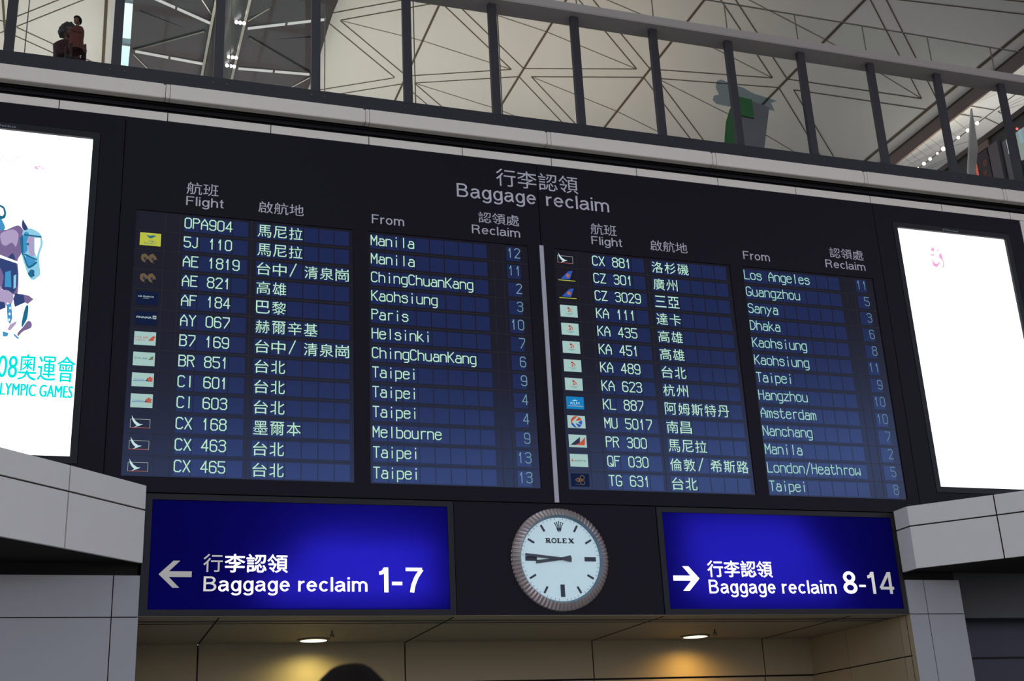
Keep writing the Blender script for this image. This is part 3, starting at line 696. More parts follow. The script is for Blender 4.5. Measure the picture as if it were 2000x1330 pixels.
dm = MB().face([(-1.068, 10.680), (-1.024, 10.669), (-1.002, 10.686), (-1.019, 10.701), (-.967, 10.686), (-.961, 10.663), (-.948, 10.651), (-.967, 10.634), (-.979, 10.644), (-1.001, 10.649), (-1.001, 10.668), (-1.032, 10.666)], .043)
dm.face([(-.967, 10.682), (-.941, 10.708), (-.908, 10.695), (-.895, 10.674), (-.858, 10.661), (-.860, 10.650), (-.898, 10.661), (-.93, 10.655), (-.91, 10.668), (-.91, 10.682), (-.924, 10.689), (-.950, 10.678)], .0425)
dm.build('poster_emblem', PR['pink'], P1)
sl = MB()
for pts in ([(14.870, 10.846), (14.907, 10.904), (14.964, 10.910), (14.949, 10.878), (14.958, 10.831), (14.912, 10.839)], [(15.010, 10.900), (15.064, 10.867), (15.007, 10.840), (15.026, 10.873)],
            [(14.860, 10.770), (14.933, 10.769), (14.933, 10.733), (14.893, 10.741), (14.861, 10.730)],
            [(14.867, 10.672), (14.883, 10.665), (14.889, 10.611), (14.930, 10.579), (14.974, 10.583), (15.027, 10.631), (15.034, 10.600), (14.969, 10.531), (14.959, 10.503), (14.914, 10.514), (14.873, 10.526), (14.863, 10.584)],
            [(15.047, 10.780), (15.100, 10.809), (15.112, 10.734), (15.122, 10.632), (15.114, 10.537), (15.062, 10.500), (15.055, 10.512), (15.093, 10.551), (15.106, 10.615), (15.088, 10.677), (15.034, 10.711)]):
    sl.face(pts, .043)
sl.build('seal_emblem', PR['seal'], P2)
rg = MB()
for cx, cz in ((15.775, 10.645), (15.84, 10.645), (15.905, 10.645), (15.808, 10.60), (15.873, 10.60)): rg.ring(cx, cz, .026, .031, .041, .044, 24)
rg.build('ring_emblem', PR['lilac'], P2)

# ================================================================== INFILL AND WAYFINDING SIGNS
inf = MB().box(5.308, 8.653, .0, .13, 4.06, 5.755)
struct(inf.build('trim_6', [BOARD]), 'black infill panel behind the round clock between the blue signs', 'panel')
edge = MB().box(.82, 13.1, .03, .14, 5.755, 5.768); edge.box(5.296, 5.308, .03, .13, 4.06, 5.755); edge.box(8.653, 8.665, .03, .13, 4.06, 5.755)
struct(edge.build('trim_7', BLACK), 'black joint between the board and the signs under it', 'joint')
FACE = backlit('sign_blue_face', (.028, .022, .75))
TUBE = glow('fluorescent_tube', (1.0, .98, 1.0), 10); TUBE2 = glow('weaker_fluorescent_tube', (1.0, .98, 1.0), 7)  # second set is weaker, tuned to its sign's brightness
SW = {k: glow('sign_white_%d' % int(k*100), (1, 1, 1), k) for k in (1.25, .62, .42, .33)}  # stepped glow strengths imitate uneven backlight behind the letters
def wayfinding(x0, x1, lx0, lx1, tubes, label):
    t = thing('wayfinding_sign', ((x0+x1)/2, .06, 4.06), label, 'sign')
    z0, z1, w0, w1 = 4.06, 5.752, 4.142, 5.672
    f = MB()
    for q in ((x0, x1, w1, z1), (x0, x1, z0, w0), (x0, lx0, w0, w1), (lx1, x1, w0, w1)): f.box(q[0], q[1], -.012, .12, q[2], q[3])
    f.box(x0, x1, .4, .42, z0, z1); f.box(x0, x0+.02, .1, .4, z0, z1); f.box(x1-.02, x1, .1, .4, z0, z1); f.box(x0, x1, .1, .4, z1-.02, z1); f.box(x0, x1, .1, .4, z0, z0+.02)
    f.build('frame', BEZEL, t)
    p = MB().poly([(lx0, .01, w0), (lx1, .01, w0), (lx1, .01, w1), (lx0, .01, w1)]).build('sign_face', FACE, t); p['_w'] = [0, 0, 0]
    for a, b_, z in tubes: MB().tube((a, .34, z), (b_, .34, z), .02, 10).build('light_tube', TUBE if len(tubes) == 2 else TUBE2, t)
    return t, p
SG1, F1 = wayfinding(.818, 5.296, .925, 5.207, ((2.45, 5.0, 4.50), (3.0, 5.0, 4.95)), 'blue sign with a pale arrow pointing the way to baggage reclaim 1-7')
SG2, F2 = wayfinding(8.665, 13.10, 8.757, 13.03, ((9.1, 11.9, 4.55), (9.1, 11.6, 5.0), (9.1, 11.3, 5.4)), 'blue sign with a white arrow pointing the way to baggage reclaim 8-14')
def signtext(parent, body, x0, x1, z0, z1, cap, k, bold, name='sign_lettering'):
    if cap: sans(MB(), body, x0, x1, z0, z1, .004, .122+bold).build(name, SW[k], parent); return
    mb = MB(); h_ = bold*.42
    for i_, (a, b_) in enumerate(((0, 0), (h_, 0), (-h_, 0), (0, h_), (0, -h_))): mb.mesh_text(text(body, x0+a, x1+a, z0+b_, z1+b_, .004-i_*.0002, None, 0, 5))
    mb.build(name, SW[k], parent)
def arrow(parent, pts, k): MB().plate(pts, -.002, .006).build('arrow', SW[k], parent)
arrow(F1, [(1.054, 4.628), (1.246, 4.815), (1.335, 4.815), (1.19, 4.668), (1.497, 4.668), (1.497, 4.590), (1.19, 4.590), (1.335, 4.443), (1.246, 4.443)], .33)
signtext(F1, '行', 1.650, 1.915, 4.665, 4.915, None, .42, .004); signtext(F1, '李認領', 1.945, 2.823, 4.662, 4.918, None, 1.25, .011)
signtext(F1, 'B', 1.662, 1.845, 4.397, 4.602, CAP, .62, .006); signtext(F1, 'aggage', 1.868, 2.855, 4.397, 4.602, CAP, 1.25, .006); signtext(F1, 'reclaim', 2.975, 3.975, 4.397, 4.602, CAP, 1.25, .011)
signtext(F1, '1-7', 4.150, 4.795, 4.388, 4.749, CAP, 1.25, .02)
arrow(F2, [(9.315, 4.620), (9.140, 4.812), (9.035, 4.812), (9.165, 4.664), (8.862, 4.664), (8.862, 4.584), (9.165, 4.584), (9.015, 4.427), (9.125, 4.427)], 1.25)
signtext(F2, '行李認領', 9.475, 10.637, 4.647, 4.908, None, 1.25, .011)
signtext(F2, 'Baggage', 9.470, 10.66, 4.388, 4.604, CAP, 1.25, .011); signtext(F2, 'reclaim', 10.78, 11.79, 4.388, 4.604, CAP, 1.25, .011)
signtext(F2, '8', 11.93, 12.195, 4.388, 4.751, CAP, 1.25, .02); signtext(F2, '-', 12.235, 12.36, 4.50, 4.535, None, 1.25, .0)
signtext(F2, '1', 12.415, 12.545, 4.388, 4.751, CAP, .62, .01); signtext(F2, '4', 12.635, 12.905, 4.388, 4.751, CAP, .42, .004)

# ================================================================== CLOCK
cx, cz = 6.976, 4.897
ck = thing('wall_clock', (cx, 0, cz-.79), 'large round wall clock with a fluted bezel on the black infill panel', 'clock')
bz = MB(); NF = 76
for i in range(NF*2):
    a0, a1 = 2*PI*i/(NF*2), 2*PI*(i+1)/(NF*2)
    d0, d1 = (.030, 0) if i % 2 == 0 else (0, .030)
    q = lambda a, r, y: (cx+r*math.cos(a), y, cz+r*math.sin(a))
    bz.poly([q(a0, .672, -.095+d0*.4), q(a1, .672, -.095+d1*.4), q(a1, .785-d1*.3, -.045+d1), q(a0, .785-d0*.3, -.045+d0)])
    bz.poly([q(a0, .785-d0*.3, -.045+d0), q(a1, .785-d1*.3, -.045+d1), q(a1, .79, .0), q(a0, .79, .0)])
bz.build('bezel', mat('bezel_steel', (.50, .42, .41), .38, metal=.75), ck)
ri = MB()
for i in range(96):
    a0, a1 = 2*PI*i/96, 2*PI*(i+1)/96
    ri.poly([q(a0, .640, -.035), q(a1, .640, -.035), q(a1, .672, -.093), q(a0, .672, -.093)])
ri.build('inner_ring', mat('blue_grey_ring', (.16, .23, .30), .35, metal=.3), ck)
DIAL = mat('clock_dial', (.56, .68, .70), .35, em=(.40, .54, .58), es=.48, noise=.06, nscale=5)  # faint emission added to the colour to brighten the dial
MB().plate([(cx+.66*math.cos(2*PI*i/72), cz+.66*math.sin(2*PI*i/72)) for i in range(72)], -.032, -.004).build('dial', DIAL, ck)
INK = mat('clock_ink', (.025, .035, .055), .5)
def pol(r, t): return (cx+r*math.sin(t), cz+r*math.cos(t))
mt = MB()
for i in range(60):
    if i % 5: mt.seg(pol(.605, i*PI/30), pol(.632, i*PI/30), .006, -.034, 0, 0)
mt.build('minute_track', INK, ck)
for h in range(1, 12):
    t = h*PI/6
    if h in (3, 6, 9): a, b_, w = .39, .575, .066
    else: a, b_, w = .485, .598, .03
    d = Vector((math.sin(t), math.cos(t))); n = Vector((d.y, -d.x))*w/2; c = Vector((cx, cz))
    MB().plate([tuple(c+d*a-n), tuple(c+d*b_-n), tuple(c+d*b_+n), tuple(c+d*a+n)], -.042, -.030).build('hour_marker', INK, ck)
cw = MB()
for x in (-.066, -.034, 0, .034, .066):
    zt = .575-.012*abs(x)/.033
    cw.seg((cx+x*.42, cz+.47), (cx+x, cz+zt), .013, -.035, 0, .2); cw.face([(cx+x+.011*math.cos(k), cz+zt+.011*math.sin(k)) for k in [i*.785 for i in range(8)]], -.0355)
cw.face([(cx-.042, cz+.47), (cx+.042, cz+.47), (cx+.03, cz+.435), (cx-.03, cz+.435)], -.0345); cw.ring(cx, cz+.443, .018, .028, -.036, -.034, 20)
cw.build('crown_emblem', INK, ck)
nm = MB(); lz0, lz1 = cz+.243, cz+.318; Hh = lz1-lz0
def wm(a, b_, w=.020): w *= 1.3; nm.seg((cx-.235+a[0]*.47, lz0+a[1]*Hh), (cx-.235+b_[0]*.47, lz0+b_[1]*Hh), w, -.0345, 0, .0)
def sf(x, z, w=.055): nm.seg((cx-.235+(x-w)*.47, lz0+z*Hh), (cx-.235+(x+w)*.47, lz0+z*Hh), .009, -.0346, 0, 0)
wm((.05, 0), (.05, 1)); sf(.05, .05); sf(.05, .95); wm((.05, .95), (.12, .95), .010); wm((.12, .95), (.15, .76), .016); wm((.15, .76), (.12, .52), .016); wm((.05, .52), (.12, .52), .010); wm((.09, .52), (.17, .02), .020); sf(.175, .05, .03)
for i in range(16):
    a0, a1 = 2*PI*i/16, 2*PI*(i+1)/16
    wm((.30+.075*math.cos(a0), .5+.46*math.sin(a0)), (.30+.075*math.cos(a1), .5+.46*math.sin(a1)), .015)
wm((.45, 0), (.45, 1)); sf(.45, .05); sf(.45, .95); wm((.45, .06), (.54, .06), .012); wm((.54, .06), (.545, .30), .010)
wm((.63, 0), (.63, 1)); sf(.63, .05); sf(.63, .95); wm((.63, .06), (.73, .06), .012); wm((.63, .94), (.73, .94), .012); wm((.63, .5), (.70, .5), .011); wm((.73, .06), (.735, .28), .009); wm((.73, .94), (.735, .72), .009)
wm((.83, 1), (.97, 0), .022); wm((.97, 1), (.83, 0), .012); sf(.83, .05, .04); sf(.97, .05, .04); sf(.83, .95, .04); sf(.97, .95, .04)
nm.build('wordmark', INK, ck)
def hand(name, ang, L, tail, w0, w1, y):
    d = Vector((math.sin(ang), math.cos(ang))); n = Vector((d.y, -d.x)); c = Vector((cx, cz))
    MB().plate([tuple(c-d*tail-n*w0), tuple(c-n*.02), tuple(c+d*L-n*w1), tuple(c+d*L+n*w1), tuple(c+n*.02), tuple(c-d*tail+n*w0)], y-.006, y).build(name, mat('hand_dark', (.045, .05, .07), .4), ck)
hand('minute_hand', math.radians(275.5), .585, .165, .038, .022, -.062)
hand('hour_hand', math.radians(263.0), .415, .165, .036, .026, -.050)
MB().tube((cx, -.072, cz), (cx, -.03, cz), .022, 16).build('hub', INK, ck)

# ================================================================== PASSAGE CEILING FITTINGS
def downlight(x, y, label, col, power, ecol):
    t = thing('downlight', (x, y, 4.055), label, 'ceiling light', 'round downlights in the passage soffit')
    mb = MB(); b = 0
    for i in range(48):
        a0, a1 = 2*PI*i/48, 2*PI*(i+1)/48
        R_ = lambda a, r, z: (x+r*math.cos(a), y+r*math.sin(a), z)
        mb.poly([R_(a0, .215, 4.03), R_(a1, .215, 4.03), R_(a1, .265, 4.036), R_(a0, .265, 4.036)]); mb.poly([R_(a0, .265, 4.036), R_(a1, .265, 4.036), R_(a1, .265, 4.056), R_(a0, .265, 4.056)])
    mb.build('trim_ring', mat('ring_metal', (.16, .14, .10), .4, metal=.5), t)
    MB().poly([(x+.222*math.cos(-2*PI*i/40), y+.222*math.sin(-2*PI*i/40), 4.032) for i in range(40)]).build('lens', glow('lens_'+label[:4], ecol, 1.6), t)
    l = bpy.data.lights.new('downlight_lamp', 'SPOT'); l.energy = power; l.color = col; l.spot_size = math.radians(165); l.spot_blend = .9; l.shadow_soft_size = .08
    o = bpy.data.objects.new('downlight_lamp', l); COL.objects.link(o); o.parent = t; o.location = (0, 0, -.06)
downlight(3.665, 2.63, 'pale yellow round downlight in the passage soffit behind the 1-7 sign', (1.0, .84, .28), 80, (1.0, .98, .80))
downlight(10.46, 2.59, 'warm amber round downlight in the passage soffit behind the 8-14 sign', (1.0, .58, .12), 92, (1.0, .92, .66))
def sprinkler(x, y, label):
    t = thing('sprinkler_head', (x, y, 4.05), label, 'sprinkler', 'sprinkler heads in the passage soffit')
    MB().tube((x, y, 4.05), (x, y, 3.985), .012, 10).build('stem', mat('sprinkler_brass', (.05, .042, .03), .5, metal=.4), t)
    d = MB().tube((x, y, 3.955), (x, y, 3.962), .045, 16); d.tube((x-.03, y, 3.99), (x-.012, y, 3.962), .006, 6); d.tube((x+.03, y, 3.99), (x+.012, y, 3.962), .006, 6); d.tube((x-.034, y, 3.99), (x+.034, y, 3.99), .007, 6)
    d.build('deflector', MATS['sprinkler_brass'], t)
sprinkler(3.76, 1.58, 'small dark sprinkler head hanging near the pale yellow downlight')
sprinkler(10.39, 1.71, 'small dark sprinkler head hanging near the warm amber downlight')

# ================================================================== ROOF REFLECTOR
rf = thing('light_reflector', (3.2, 16, 23.4), 'grey metal gull-wing light reflector hung under the roof skylight', 'reflector')
P = 5.06
for sg in (-1, 1):
    w = MB(); xo = 3.37+sg*2.9; xi = 3.25+sg*.42
    for i in range(-4, 5):
        y = 17.69+P*i
        a0, a1, a2 = (xo, y-2.83, 24.34), (xo, y, 24.08), (xo, y+2.23, 24.34)
        b0, b1, b2 = (xi, y-2.27, 23.96), (xi, y, 23.96), (xi, y+2.79, 23.96)
        for tri in ((a0, b0, a1), (b0, b1, a1), (a1, b1, b2), (a1, b2, a2)):
            if sg < 0: tri = tri[::-1]
            w.poly(tri); w.poly([(p[0], p[1], p[2]+.04) for p in tri][::-1])
    wo_ = w.build('wing_panel', WING, rf)
    for i in range(-3, 4):
        y = 17.69+P*i
        for (pa, pb) in (((xo-sg*.12, y, 24.06), (xi+sg*.05, y, 23.92)), ((xo-sg*.12, y-2.83, 24.31), (xi+sg*.05, y-2.27, 23.92))):
            pa, pb = Vector(pa), Vector(pb)
            for f0, f1 in ((.02, .48), (.51, .96)):
                m = MB()
                for o_ in (-.035, .035): m.tube(pa.lerp(pb, f0)+Vector((0, o_, -.03)), pa.lerp(pb, f1)+Vector((0, o_, -.03)), .022, 8)
                m.build('light_tube', glow('reflector_tube', (.95, .95, .92), .62), rf)
        for (pa, pb, r_) in (((xo-sg*.1, y-.05, 24.03), (xi+sg*.25, y-1.8, 23.93), .035), ((xo-sg*.2, y-1.95, 24.20), (xi+sg*.6, y-1.62, 24.0), .015)):
            MB().tube(pa, pb, r_, 6).build('fold_seam', SPINE if r_ > .02 else WING, rf)
        m = MB().tube((xo-sg*.12, y+.2, 24.04), (xo-sg*.6, y+.95, 24.05), .018, 8); m.build('strut', mat('strut_metal', (.6, .58, .54), .3, metal=.5), rf)
        MB().tube((xi+sg*.1, y-2.7, 23.9), (xo-sg*1.5, y-3.9, 24.1), .022, 8).build('strut', MATS['strut_metal'], rf)
sp = MB(); n = 20
for i in range(n):
    a0, a1 = PI+PI*i/n, PI+PI*(i+1)/n
    q2 = lambda a, y: (3.2+.52*math.cos(a), y, 24.0+.46*math.sin(a))
    sp.poly([q2(a0, -3), q2(a1, -3), q2(a1, 38), q2(a0, 38)])
for x in (2.72, 3.66): sp.box(x-.04, x+.04, -3, 38, 23.72, 23.80, 1)
so_ = sp.build('spine', [SPINE, mat('spine_trim', (.62, .58, .50), .25, metal=.8)], rf)
for y in (14.58, 16.49, 17.0, 19.64, 21.55, 9.52, 11.43):
    m = MB()
    for dx in (-.11, 0, .11): m.ball((3.5+dx, y, 23.52), .055, n=10, k=6); 
    m.build('spotlight', glow('spot_white', (1, 1, 1), 4.0), rf)

# ================================================================== LAMPS BEYOND THE BEAM
for i, (y, r) in enumerate(((11.64, .035), (11.33, .055), (11.01, .050), (10.64, .035), (10.34, .065), (9.61, .050), (9.16, .055), (8.72, .055))):
    where = ('lowest of eight, at the base channel', 'second from the low end of eight', 'third from the low end of eight', 'small, fourth from the low end of eight',
             'largest and brightest of eight', 'sixth from the low end of eight', 'beside the pale pointed banner, low side', 'uppermost of eight')[i]
    x, z = 24.5, 19.72
    t = thing('spot_lamp', (x, y, z), 'amber lamp below the brown beam, '+where, 'lamp', 'amber lamps along the brown valley beam')
    MB().ball((x, y, z), r, n=12, k=8).build('bulb', glow('amber_bulb', (1.0, .82, .52), 5.0), t, smooth=True)
    m = MB().tube((x, y, z), (24.0, y, z+.36), .005, 6)
    m.build('bracket', mat('lamp_bracket', (.1, .08, .07), .5), t)
    l = bpy.data.lights.new('amber_light', 'POINT'); l.energy = 9; l.color = (1, .8, .55); l.shadow_soft_size = .06
    o = bpy.data.objects.new('amber_light', l); COL.objects.link(o); o.parent = t; o.location = (.1, 0, -.12)

# ================================================================== SHOP FRONT ON THE WALKWAY
sh = MB().box(21.0, 21.4, -2, 38, 12.5, 16.63)
struct(sh.build('wall_east', DARKW), 'dark shop front wall at the end of the walkway', 'wall')
tr = MB().box(20.93, 21.02, -2, 38, 16.50, 16.64); struct(tr.build('trim_8', mat('brown_cap', (.10, .07, .07), .6)), 'dark brown cap along the top of the shop front wall', 'trim')
pc = MB().box(20.95, 21.0, 4.60, 5.14, 16.30, 16.53); tag(pc.build('fascia_board', mat('tan_board', (.26, .17, .13), .6), org=(20.97, 4.9, 16.3)), 'tan board above the dark poster on the shop wall', 'board')
po = thing('wall_poster', (20.97, 4.9, 14.0), 'dark poster with dim red figures on the shop wall', 'poster')
MB().box(20.96, 21.0, 4.70, 5.14, 14.0, 16.28).build('panel', mat('poster_dark', (.03, .022, .035), .5), po)
m = MB()
for y, z, r in ((4.86, 15.95, .09), (4.90, 15.70, .07), (4.83, 15.50, .08)): m.poly([(20.955, y+r*math.cos(-a*.9)*(1+.3*math.sin(3*a)), z+r*1.2*math.sin(-a*.9)) for a in range(7)])
m.build('figure', mat('poster_red', (.22, .06, .04), .6), po)
tag(MB().box(20.93, 21.0, 5.155, 5.19, 13.0, 16.1).build('light_strip', glow('red_neon', (.75, .12, .08), .8), org=(20.97, 5.17, 13)), 'thin red light strip beside the dark poster', 'light')
tag(MB().box(20.90, 21.0, 4.26, 4.60, 12.5, 16.26).build('wall_column', mat('grey_column', (.17, .15, .16), .6), org=(20.95, 4.4, 12.5)), 'grey column on the shop wall beside the dark poster', 'column')
tag(MB().box(20.90, 21.0, 3.70, 3.93, 12.5, 16.13).build('wall_column', mat('dark_column', (.06, .052, .065), .6), org=(20.95, 3.8, 12.5)), 'dark column on the shop wall beside the bright window', 'column')
w2 = MB().box(20.96, 21.0, 4.0, 4.16, 13.5, 16.16); w2.box(20.95, 21.0, 3.985, 4.0, 15.75, 16.15, 1)
struct(w2.build('window_2', [mat('grey_pane', (.20, .18, .21), .2), glow('cool_strip', (.55, .68, .85), .8)]), 'grey shop pane with a thin cool light at its edge', 'window')
w3 = MB().box(20.96, 21.0, 3.30, 3.66, 15.4, 16.15); w3.box(20.95, 21.0, 3.46, 3.56, 15.8, 16.15, 1)
struct(w3.build('window_3', [glow('bright_pane', (.62, .72, .68), .42), glow('cyan_pane', (.30, .48, .56), .8)]), 'bright shop window below the red lamp', 'window')
tag(MB().ball((20.93, 3.55, 16.2), .03, n=10, k=6).build('red_lamp', glow('red_bulb', (1.0, .12, .10), 2.0), org=(20.93, 3.55, 16.2)), 'tiny red lamp above the bright shop window', 'lamp')

# a pale pointed fin and the printed cut-out standing behind the glass
fn = MB().plate([(18.66, 12.5), (18.86, 12.5), (18.92, 14.5), (19.12, 15.15), (19.17, 16.2), (18.98, 15.5), (18.72, 14.5)], 2.97, 3.03)
tag(fn.build('pointed_banner', mat('grey_banner', (.58, .55, .54), .6), org=(18.8, 3, 12.5)), 'tall pale grey pointed banner standing on the walkway', 'banner')
cu = thing('display_cutout', (12.0, 1.2, 12.5), 'green and grey cut-out display standing behind the balustrade glass', 'cut-out display')
MB().plate([(11.78, 12.5), (12.20, 12.5), (12.29, 13.3), (12.53, 14.27), (12.13, 14.37), (11.86, 14.37), (11.78, 13.3)], 1.21, 1.23).build('grey_panel', mat('cutout_grey', (.16, .15, .17), .6), cu)
MB().plate([(11.36, 12.5), (11.83, 12.5), (11.75, 13.6), (11.72, 14.22), (11.62, 14.10), (11.50, 13.80), (11.43, 13.45), (11.39, 13.1)], 1.195, 1.21).build('green_arc', mat('cutout_green', (.018, .14, .028), .6), cu)
MB().plate([(11.79, 13.98), (12.13, 13.95), (12.13, 14.37), (11.80, 14.40)], 1.175, 1.195).build('green_square', MATS['cutout_green'], cu)
cl = clear_glass('pale_blue_film', (.58, .66, .72), .02)
MB().plate([(11.28, 14.28), (11.36, 14.20), (11.62, 14.18), (11.95, 14.20), (12.42, 14.26), (12.66, 14.22), (12.60, 14.40), (12.74, 14.46), (12.45, 14.52), (12.22, 14.56), (12.0, 14.66), (11.78, 14.70), (11.52, 14.78), (11.42, 14.72), (11.38, 14.58), (11.44, 14.42), (11.32, 14.38)], 1.235, 1.245).build('pale_blue_shape', cl, cu)

# ================================================================== PEOPLE
def skin_body(verts, edges, root, subdiv=2):
    """grow one continuous surface over a skeleton of (position, radius) vertices"""
    me = bpy.data.meshes.new('b'); me.from_pydata([v[0] for v in verts], edges, [])
    o = bpy.data.objects.new('b', me); COL.objects.link(o)
    o.modifiers.new('s', 'SKIN'); m2 = o.modifiers.new('u', 'SUBSURF'); m2.levels = subdiv
    for i, d in enumerate(me.skin_vertices[0].data):
        r = verts[i][1]; d.radius = r if isinstance(r, tuple) else (r, r); d.use_root = (i == root)
    bpy.context.view_layer.update(); dg = bpy.context.evaluated_depsgraph_get()
    ev = bpy.data.meshes.new_from_object(o.evaluated_get(dg))
    r = ([tuple(v.co) for v in ev.vertices], [tuple(p.vertices) for p in ev.polygons])
    bpy.data.objects.remove(o); bpy.data.meshes.remove(me); bpy.data.meshes.remove(ev)
    return r
def head_fn(d):
    """skull shape in head space: -Y is the face"""
    q = 1.0; f = max(0, -d.y)
    q += .05*max(0, d.y)*max(0, d.z+.3)                       # back of the skull
    q -= .10*max(0, -d.z-.25)*(1-f*.7)                        # under the jaw
    q += .16*math.exp(-((d.x/.16)**2+((d.z+.12)/.20)**2))*(f > .5)    # nose
    q -= .07*math.exp(-(((abs(d.x)-.33)/.15)**2+((d.z-.06)/.13)**2))*(f > .4)   # eye sockets
    q += .05*math.exp(-((d.x/.25)**2+((d.z+.45)/.10)**2))*(f > .4)    # lips
    q += .07*math.exp(-((d.x/.28)**2+((d.z+.80)/.18)**2))*(f > .2)    # chin
    return q
def figure(loc, turn, label, J, mats, hair, scale=1.0, coat=None, curly=0.0, headturn=0.0, bulk=1.0, mane=1.0):
    """J: joints in metres, x to the figure's left, -y its front; mats: skin, top, trousers, shoes"""
    t = thing('person', loc, label, 'person')
    V, E, tagm = [], [], []
    def add(p, r, m): V.append((tuple(c*scale for c in p), tuple(c*scale for c in r) if isinstance(r, tuple) else r*scale)); tagm.append(m); return len(V)-1
    def chain(start, pts):
        k = start
        for p, r, m in pts: n_ = add(p, r, m); E.append((k, n_)); k = n_
        return k
    pel = add((0, 0, J['hip']), (.150, .115), 2)
    chest = chain(pel, [((0, -.005, J['hip']+.16), (.135, .105), 1), ((0, .0, J['hip']+.34), (.150, .110), 1), ((0, .01, J['hip']+.46), (.105, .085), 1)])
    neck = chain(chest, [((0, .0, J['hip']+.55), .056, 0), ((0, -.015, J['hip']+.63), .055, 0)])
    for sd in (-1, 1):
        sh_, el, wr = J['arm'][sd]
        a = chain(chest, [((sd*.165*(.7+.3*bulk), .01, sh_), .066*bulk, 1), (el, .047*bulk, 1), (wr, .033*(.4+.6*bulk), 1)])
        w = Vector(wr); d = (w-Vector(el)).normalized(); side = d.cross(Vector((0, 1, .2))).normalized(); palm = w+d*.055
        pm = chain(a, [(tuple(palm), (.036, .020), 0)])
        for f, (off, L) in enumerate(((-.03, .062), (-.010, .074), (.010, .070), (.028, .056))):
            b_ = palm+side*off+d*.035; c_ = b_+d*L*.55+Vector((-sd*.010, -.008, -.006)); e_ = c_+d*L*.30+Vector((-sd*.016, -.014, -.010))
            chain(pm, [(tuple(b_), .0095, 0), (tuple(c_), .0085, 0), (tuple(e_), .0075, 0)])
        tb = w+d*.03-side*.034; chain(pm, [(tuple(tb), .0115, 0), (tuple(tb-side*.014+d*.034), .0095, 0)])
        hp_, kn, an = J['leg'][sd]
        k = chain(pel, [(hp_, .088, 2), (kn, .058, 2), (an, .040, 2)])
        chain(k, [((an[0], an[1]-.03, .035), .040, 3), ((an[0]+sd*.02, an[1]-.17, .028), .034, 3)])
    bv, bf = skin_body(V, E, pel)
    segs = [(Vector(V[a][0]), Vector(V[b_][0]), tagm[b_], tagm[a]) for a, b_ in E]
    mb = MB(); R_ = Matrix.Rotation(turn, 4, 'Z')
    W_ = lambda p: tuple(R_ @ Vector(p)+Vector(loc))
    mb.v = [W_(p) for p in bv]
    for f in bf:
        c = sum((Vector(bv[i]) for i in f), Vector())/len(f); best, bm_ = 1e9, 1
        for a, b_, m_, ma in segs:
            ab = b_-a; k = max(0, min(1, (c-a).dot(ab)/max(ab.length_squared, 1e-9))); dd = (c-a-ab*k).length
            if dd < best: best, bm_ = dd, (m_ if k > .3 else ma if ma == m_ else m_ if m_ in (1, 2) else ma)
        mb.f.append(f); mb.m.append(bm_)
    hz = (J['hip']+.735)*scale; rh = (.078*scale, .095*scale, .118*scale)
    Hm = R_ @ Matrix.Rotation(headturn, 4, 'Z'); hc = Vector((0, -.02*scale, hz))
    def HB(c, r, fn=None, n=20, k=14, m=0):
        h = MB().ball((0, 0, 0), *r, n=n, k=k, fn=fn); b0 = len(mb.v)
        mb.v += [tuple(R_ @ hc+Vector(loc)+(Hm.to_3x3() @ (Vector(p)+Vector(c)*scale))) for p in h.v]
        mb.f += [tuple(b0+i for i in f) for f in h.f]; mb.m += [m]*len(h.f)
    HB((0, 0, 0), rh, head_fn)
    for sd in (-1, 1):
        HB((sd*.030, -.078, .008), (.011*scale, .008*scale, .009*scale), n=8, k=6, m=4); HB((sd*.078, .005, -.005), (.010*scale, .018*scale, .030*scale), n=8, k=6)
    HB((0, -.088, -.055), (.020*scale, .006*scale, .006*scale), n=8, k=5, m=5)
    body = mb.build('body', mats+[mat('eye_dark', (.02, .015, .015), .3), mat('lip', (.25, .09, .08), .5)], t, smooth=True)
    rnd = random.Random(5); hm = MB()
    def hfn(d):
        q = 1.12+.05*max(0, d.y)
        if curly: q += curly*(math.sin(9*d.x+4)*math.sin(8*d.z+1)*math.sin(9*d.y)+.6)
        if d.y < -.25 and d.z < .42: q = .70                      # open over the face
        if d.z < -.55: q = .74
        return q
    hb = MB().ball((0, 0, 0), rh[0]*1.05*mane, rh[1]*1.05*mane, rh[2]*1.02*(.5+.5*mane), n=36, k=20, fn=hfn)
    hm.v = [tuple(R_ @ hc+Vector(loc)+(Hm.to_3x3() @ (Vector(p)+Vector((0, .006, .012))*scale))) for p in hb.v]; hm.f = hb.f; hm.m = hb.m
    hm.build('hair', hair, t, smooth=True)
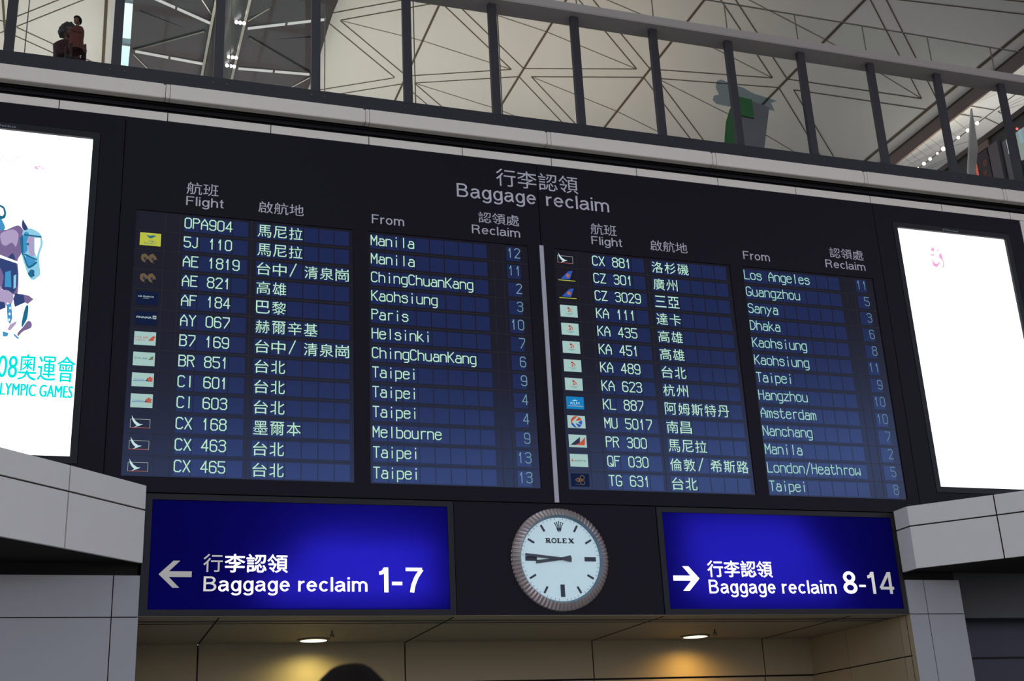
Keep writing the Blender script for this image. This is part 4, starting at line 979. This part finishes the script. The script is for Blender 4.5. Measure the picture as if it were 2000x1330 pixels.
    if coat:
        cm = MB(); N = 28; lv = [(J['hip']-.22, .185, .150), (J['hip']-.05, .178, .140), (J['hip']+.12, .160, .125), (J['hip']+.26, .172, .130), (J['hip']+.38, .185, .125), (J['hip']+.47, .130, .100), (J['hip']+.53, .075, .070)]
        for z, rx, ry in lv:
            for i in range(N):
                a = 2*PI*i/N; f = 1+.02*math.sin(5*a+z*20)
                cm.v.append(W_((rx*bulk*math.cos(a)*f*scale, ry*bulk*math.sin(a)*f*scale, z*scale)))
        for j in range(len(lv)-1):
            for i in range(N):
                i2 = (i+1) % N; cm.f.append((j*N+i, j*N+i2, (j+1)*N+i2, (j+1)*N+i)); cm.m.append(0)
        cm.build('coat', coat, t, smooth=True)
    return t
SKIN = mat('skin', (.20, .105, .075), .6, spec=.2)
RED = mat('maroon_coat', (.050, .010, .014), .8, noise=.15, nscale=15); REDO = mat('orange_red_jacket', (.12, .022, .012), .8, noise=.2, nscale=15)
GREY = mat('grey_trousers', (.07, .065, .06), .8); BLK = mat('dark_clothes', (.012, .011, .013), .8); SHOE = mat('dark_shoes', (.02, .018, .018), .5)
HAIR = mat('dark_hair', (.010, .007, .006), .8, noise=.3, nscale=60, bump=.4, spec=.05); HAIRG = mat('curly_hair', (.035, .030, .034), .6, noise=.4, nscale=50, bump=.6)
sit = {-1: ((-.055, 0, .50), (-.10, -.22, .44), (-.10, -.20, .16)), 1: ((.055, 0, .50), (.10, -.20, .42), (.11, -.17, .14))}
stand = {sd: ((sd*.085, 0, .86), (sd*.095, -.01, .49), (sd*.10, .01, .09)) for sd in (-1, 1)}
figure((-.77, 1.55, 12.5), .75, 'adult with dark curly hair in a maroon coat holding a child at the balustrade', dict(hip=.90, leg=stand,
       arm={-1: (1.27, (-.27, -.10, 1.02), (-.06, -.34, 1.10)), 1: (1.27, (.30, -.12, 1.02), (.10, -.36, 1.16))}), [SKIN, RED, GREY, SHOE], HAIRG, .94, RED, .15, .2, 1.35, 1.40)
figure((-.60, 1.09, 13.19), -1.1, 'small child in an orange-red jacket carried high on the arm of an adult', dict(hip=.55, leg=sit,
       arm={-1: (.96, (-.22, -.02, .80), (-.14, -.20, .84)), 1: (.96, (.22, -.04, .80), (.12, -.20, .88))}), [SKIN, REDO, RED, SHOE], HAIR, .62, REDO, 0, .3, 1.35, 1.12)
figure((.56, -15.3, -.0), PI, 'person with short dark hair seen from behind in front of the passage', dict(hip=.93, leg=stand,
       arm={sd: (1.31, (sd*.25, .03, 1.08), (sd*.27, -.05, .84)) for sd in (-1, 1)}), [SKIN, BLK, BLK, SHOE], HAIR, .981, BLK, .02, 0, 1.0, 1.10)
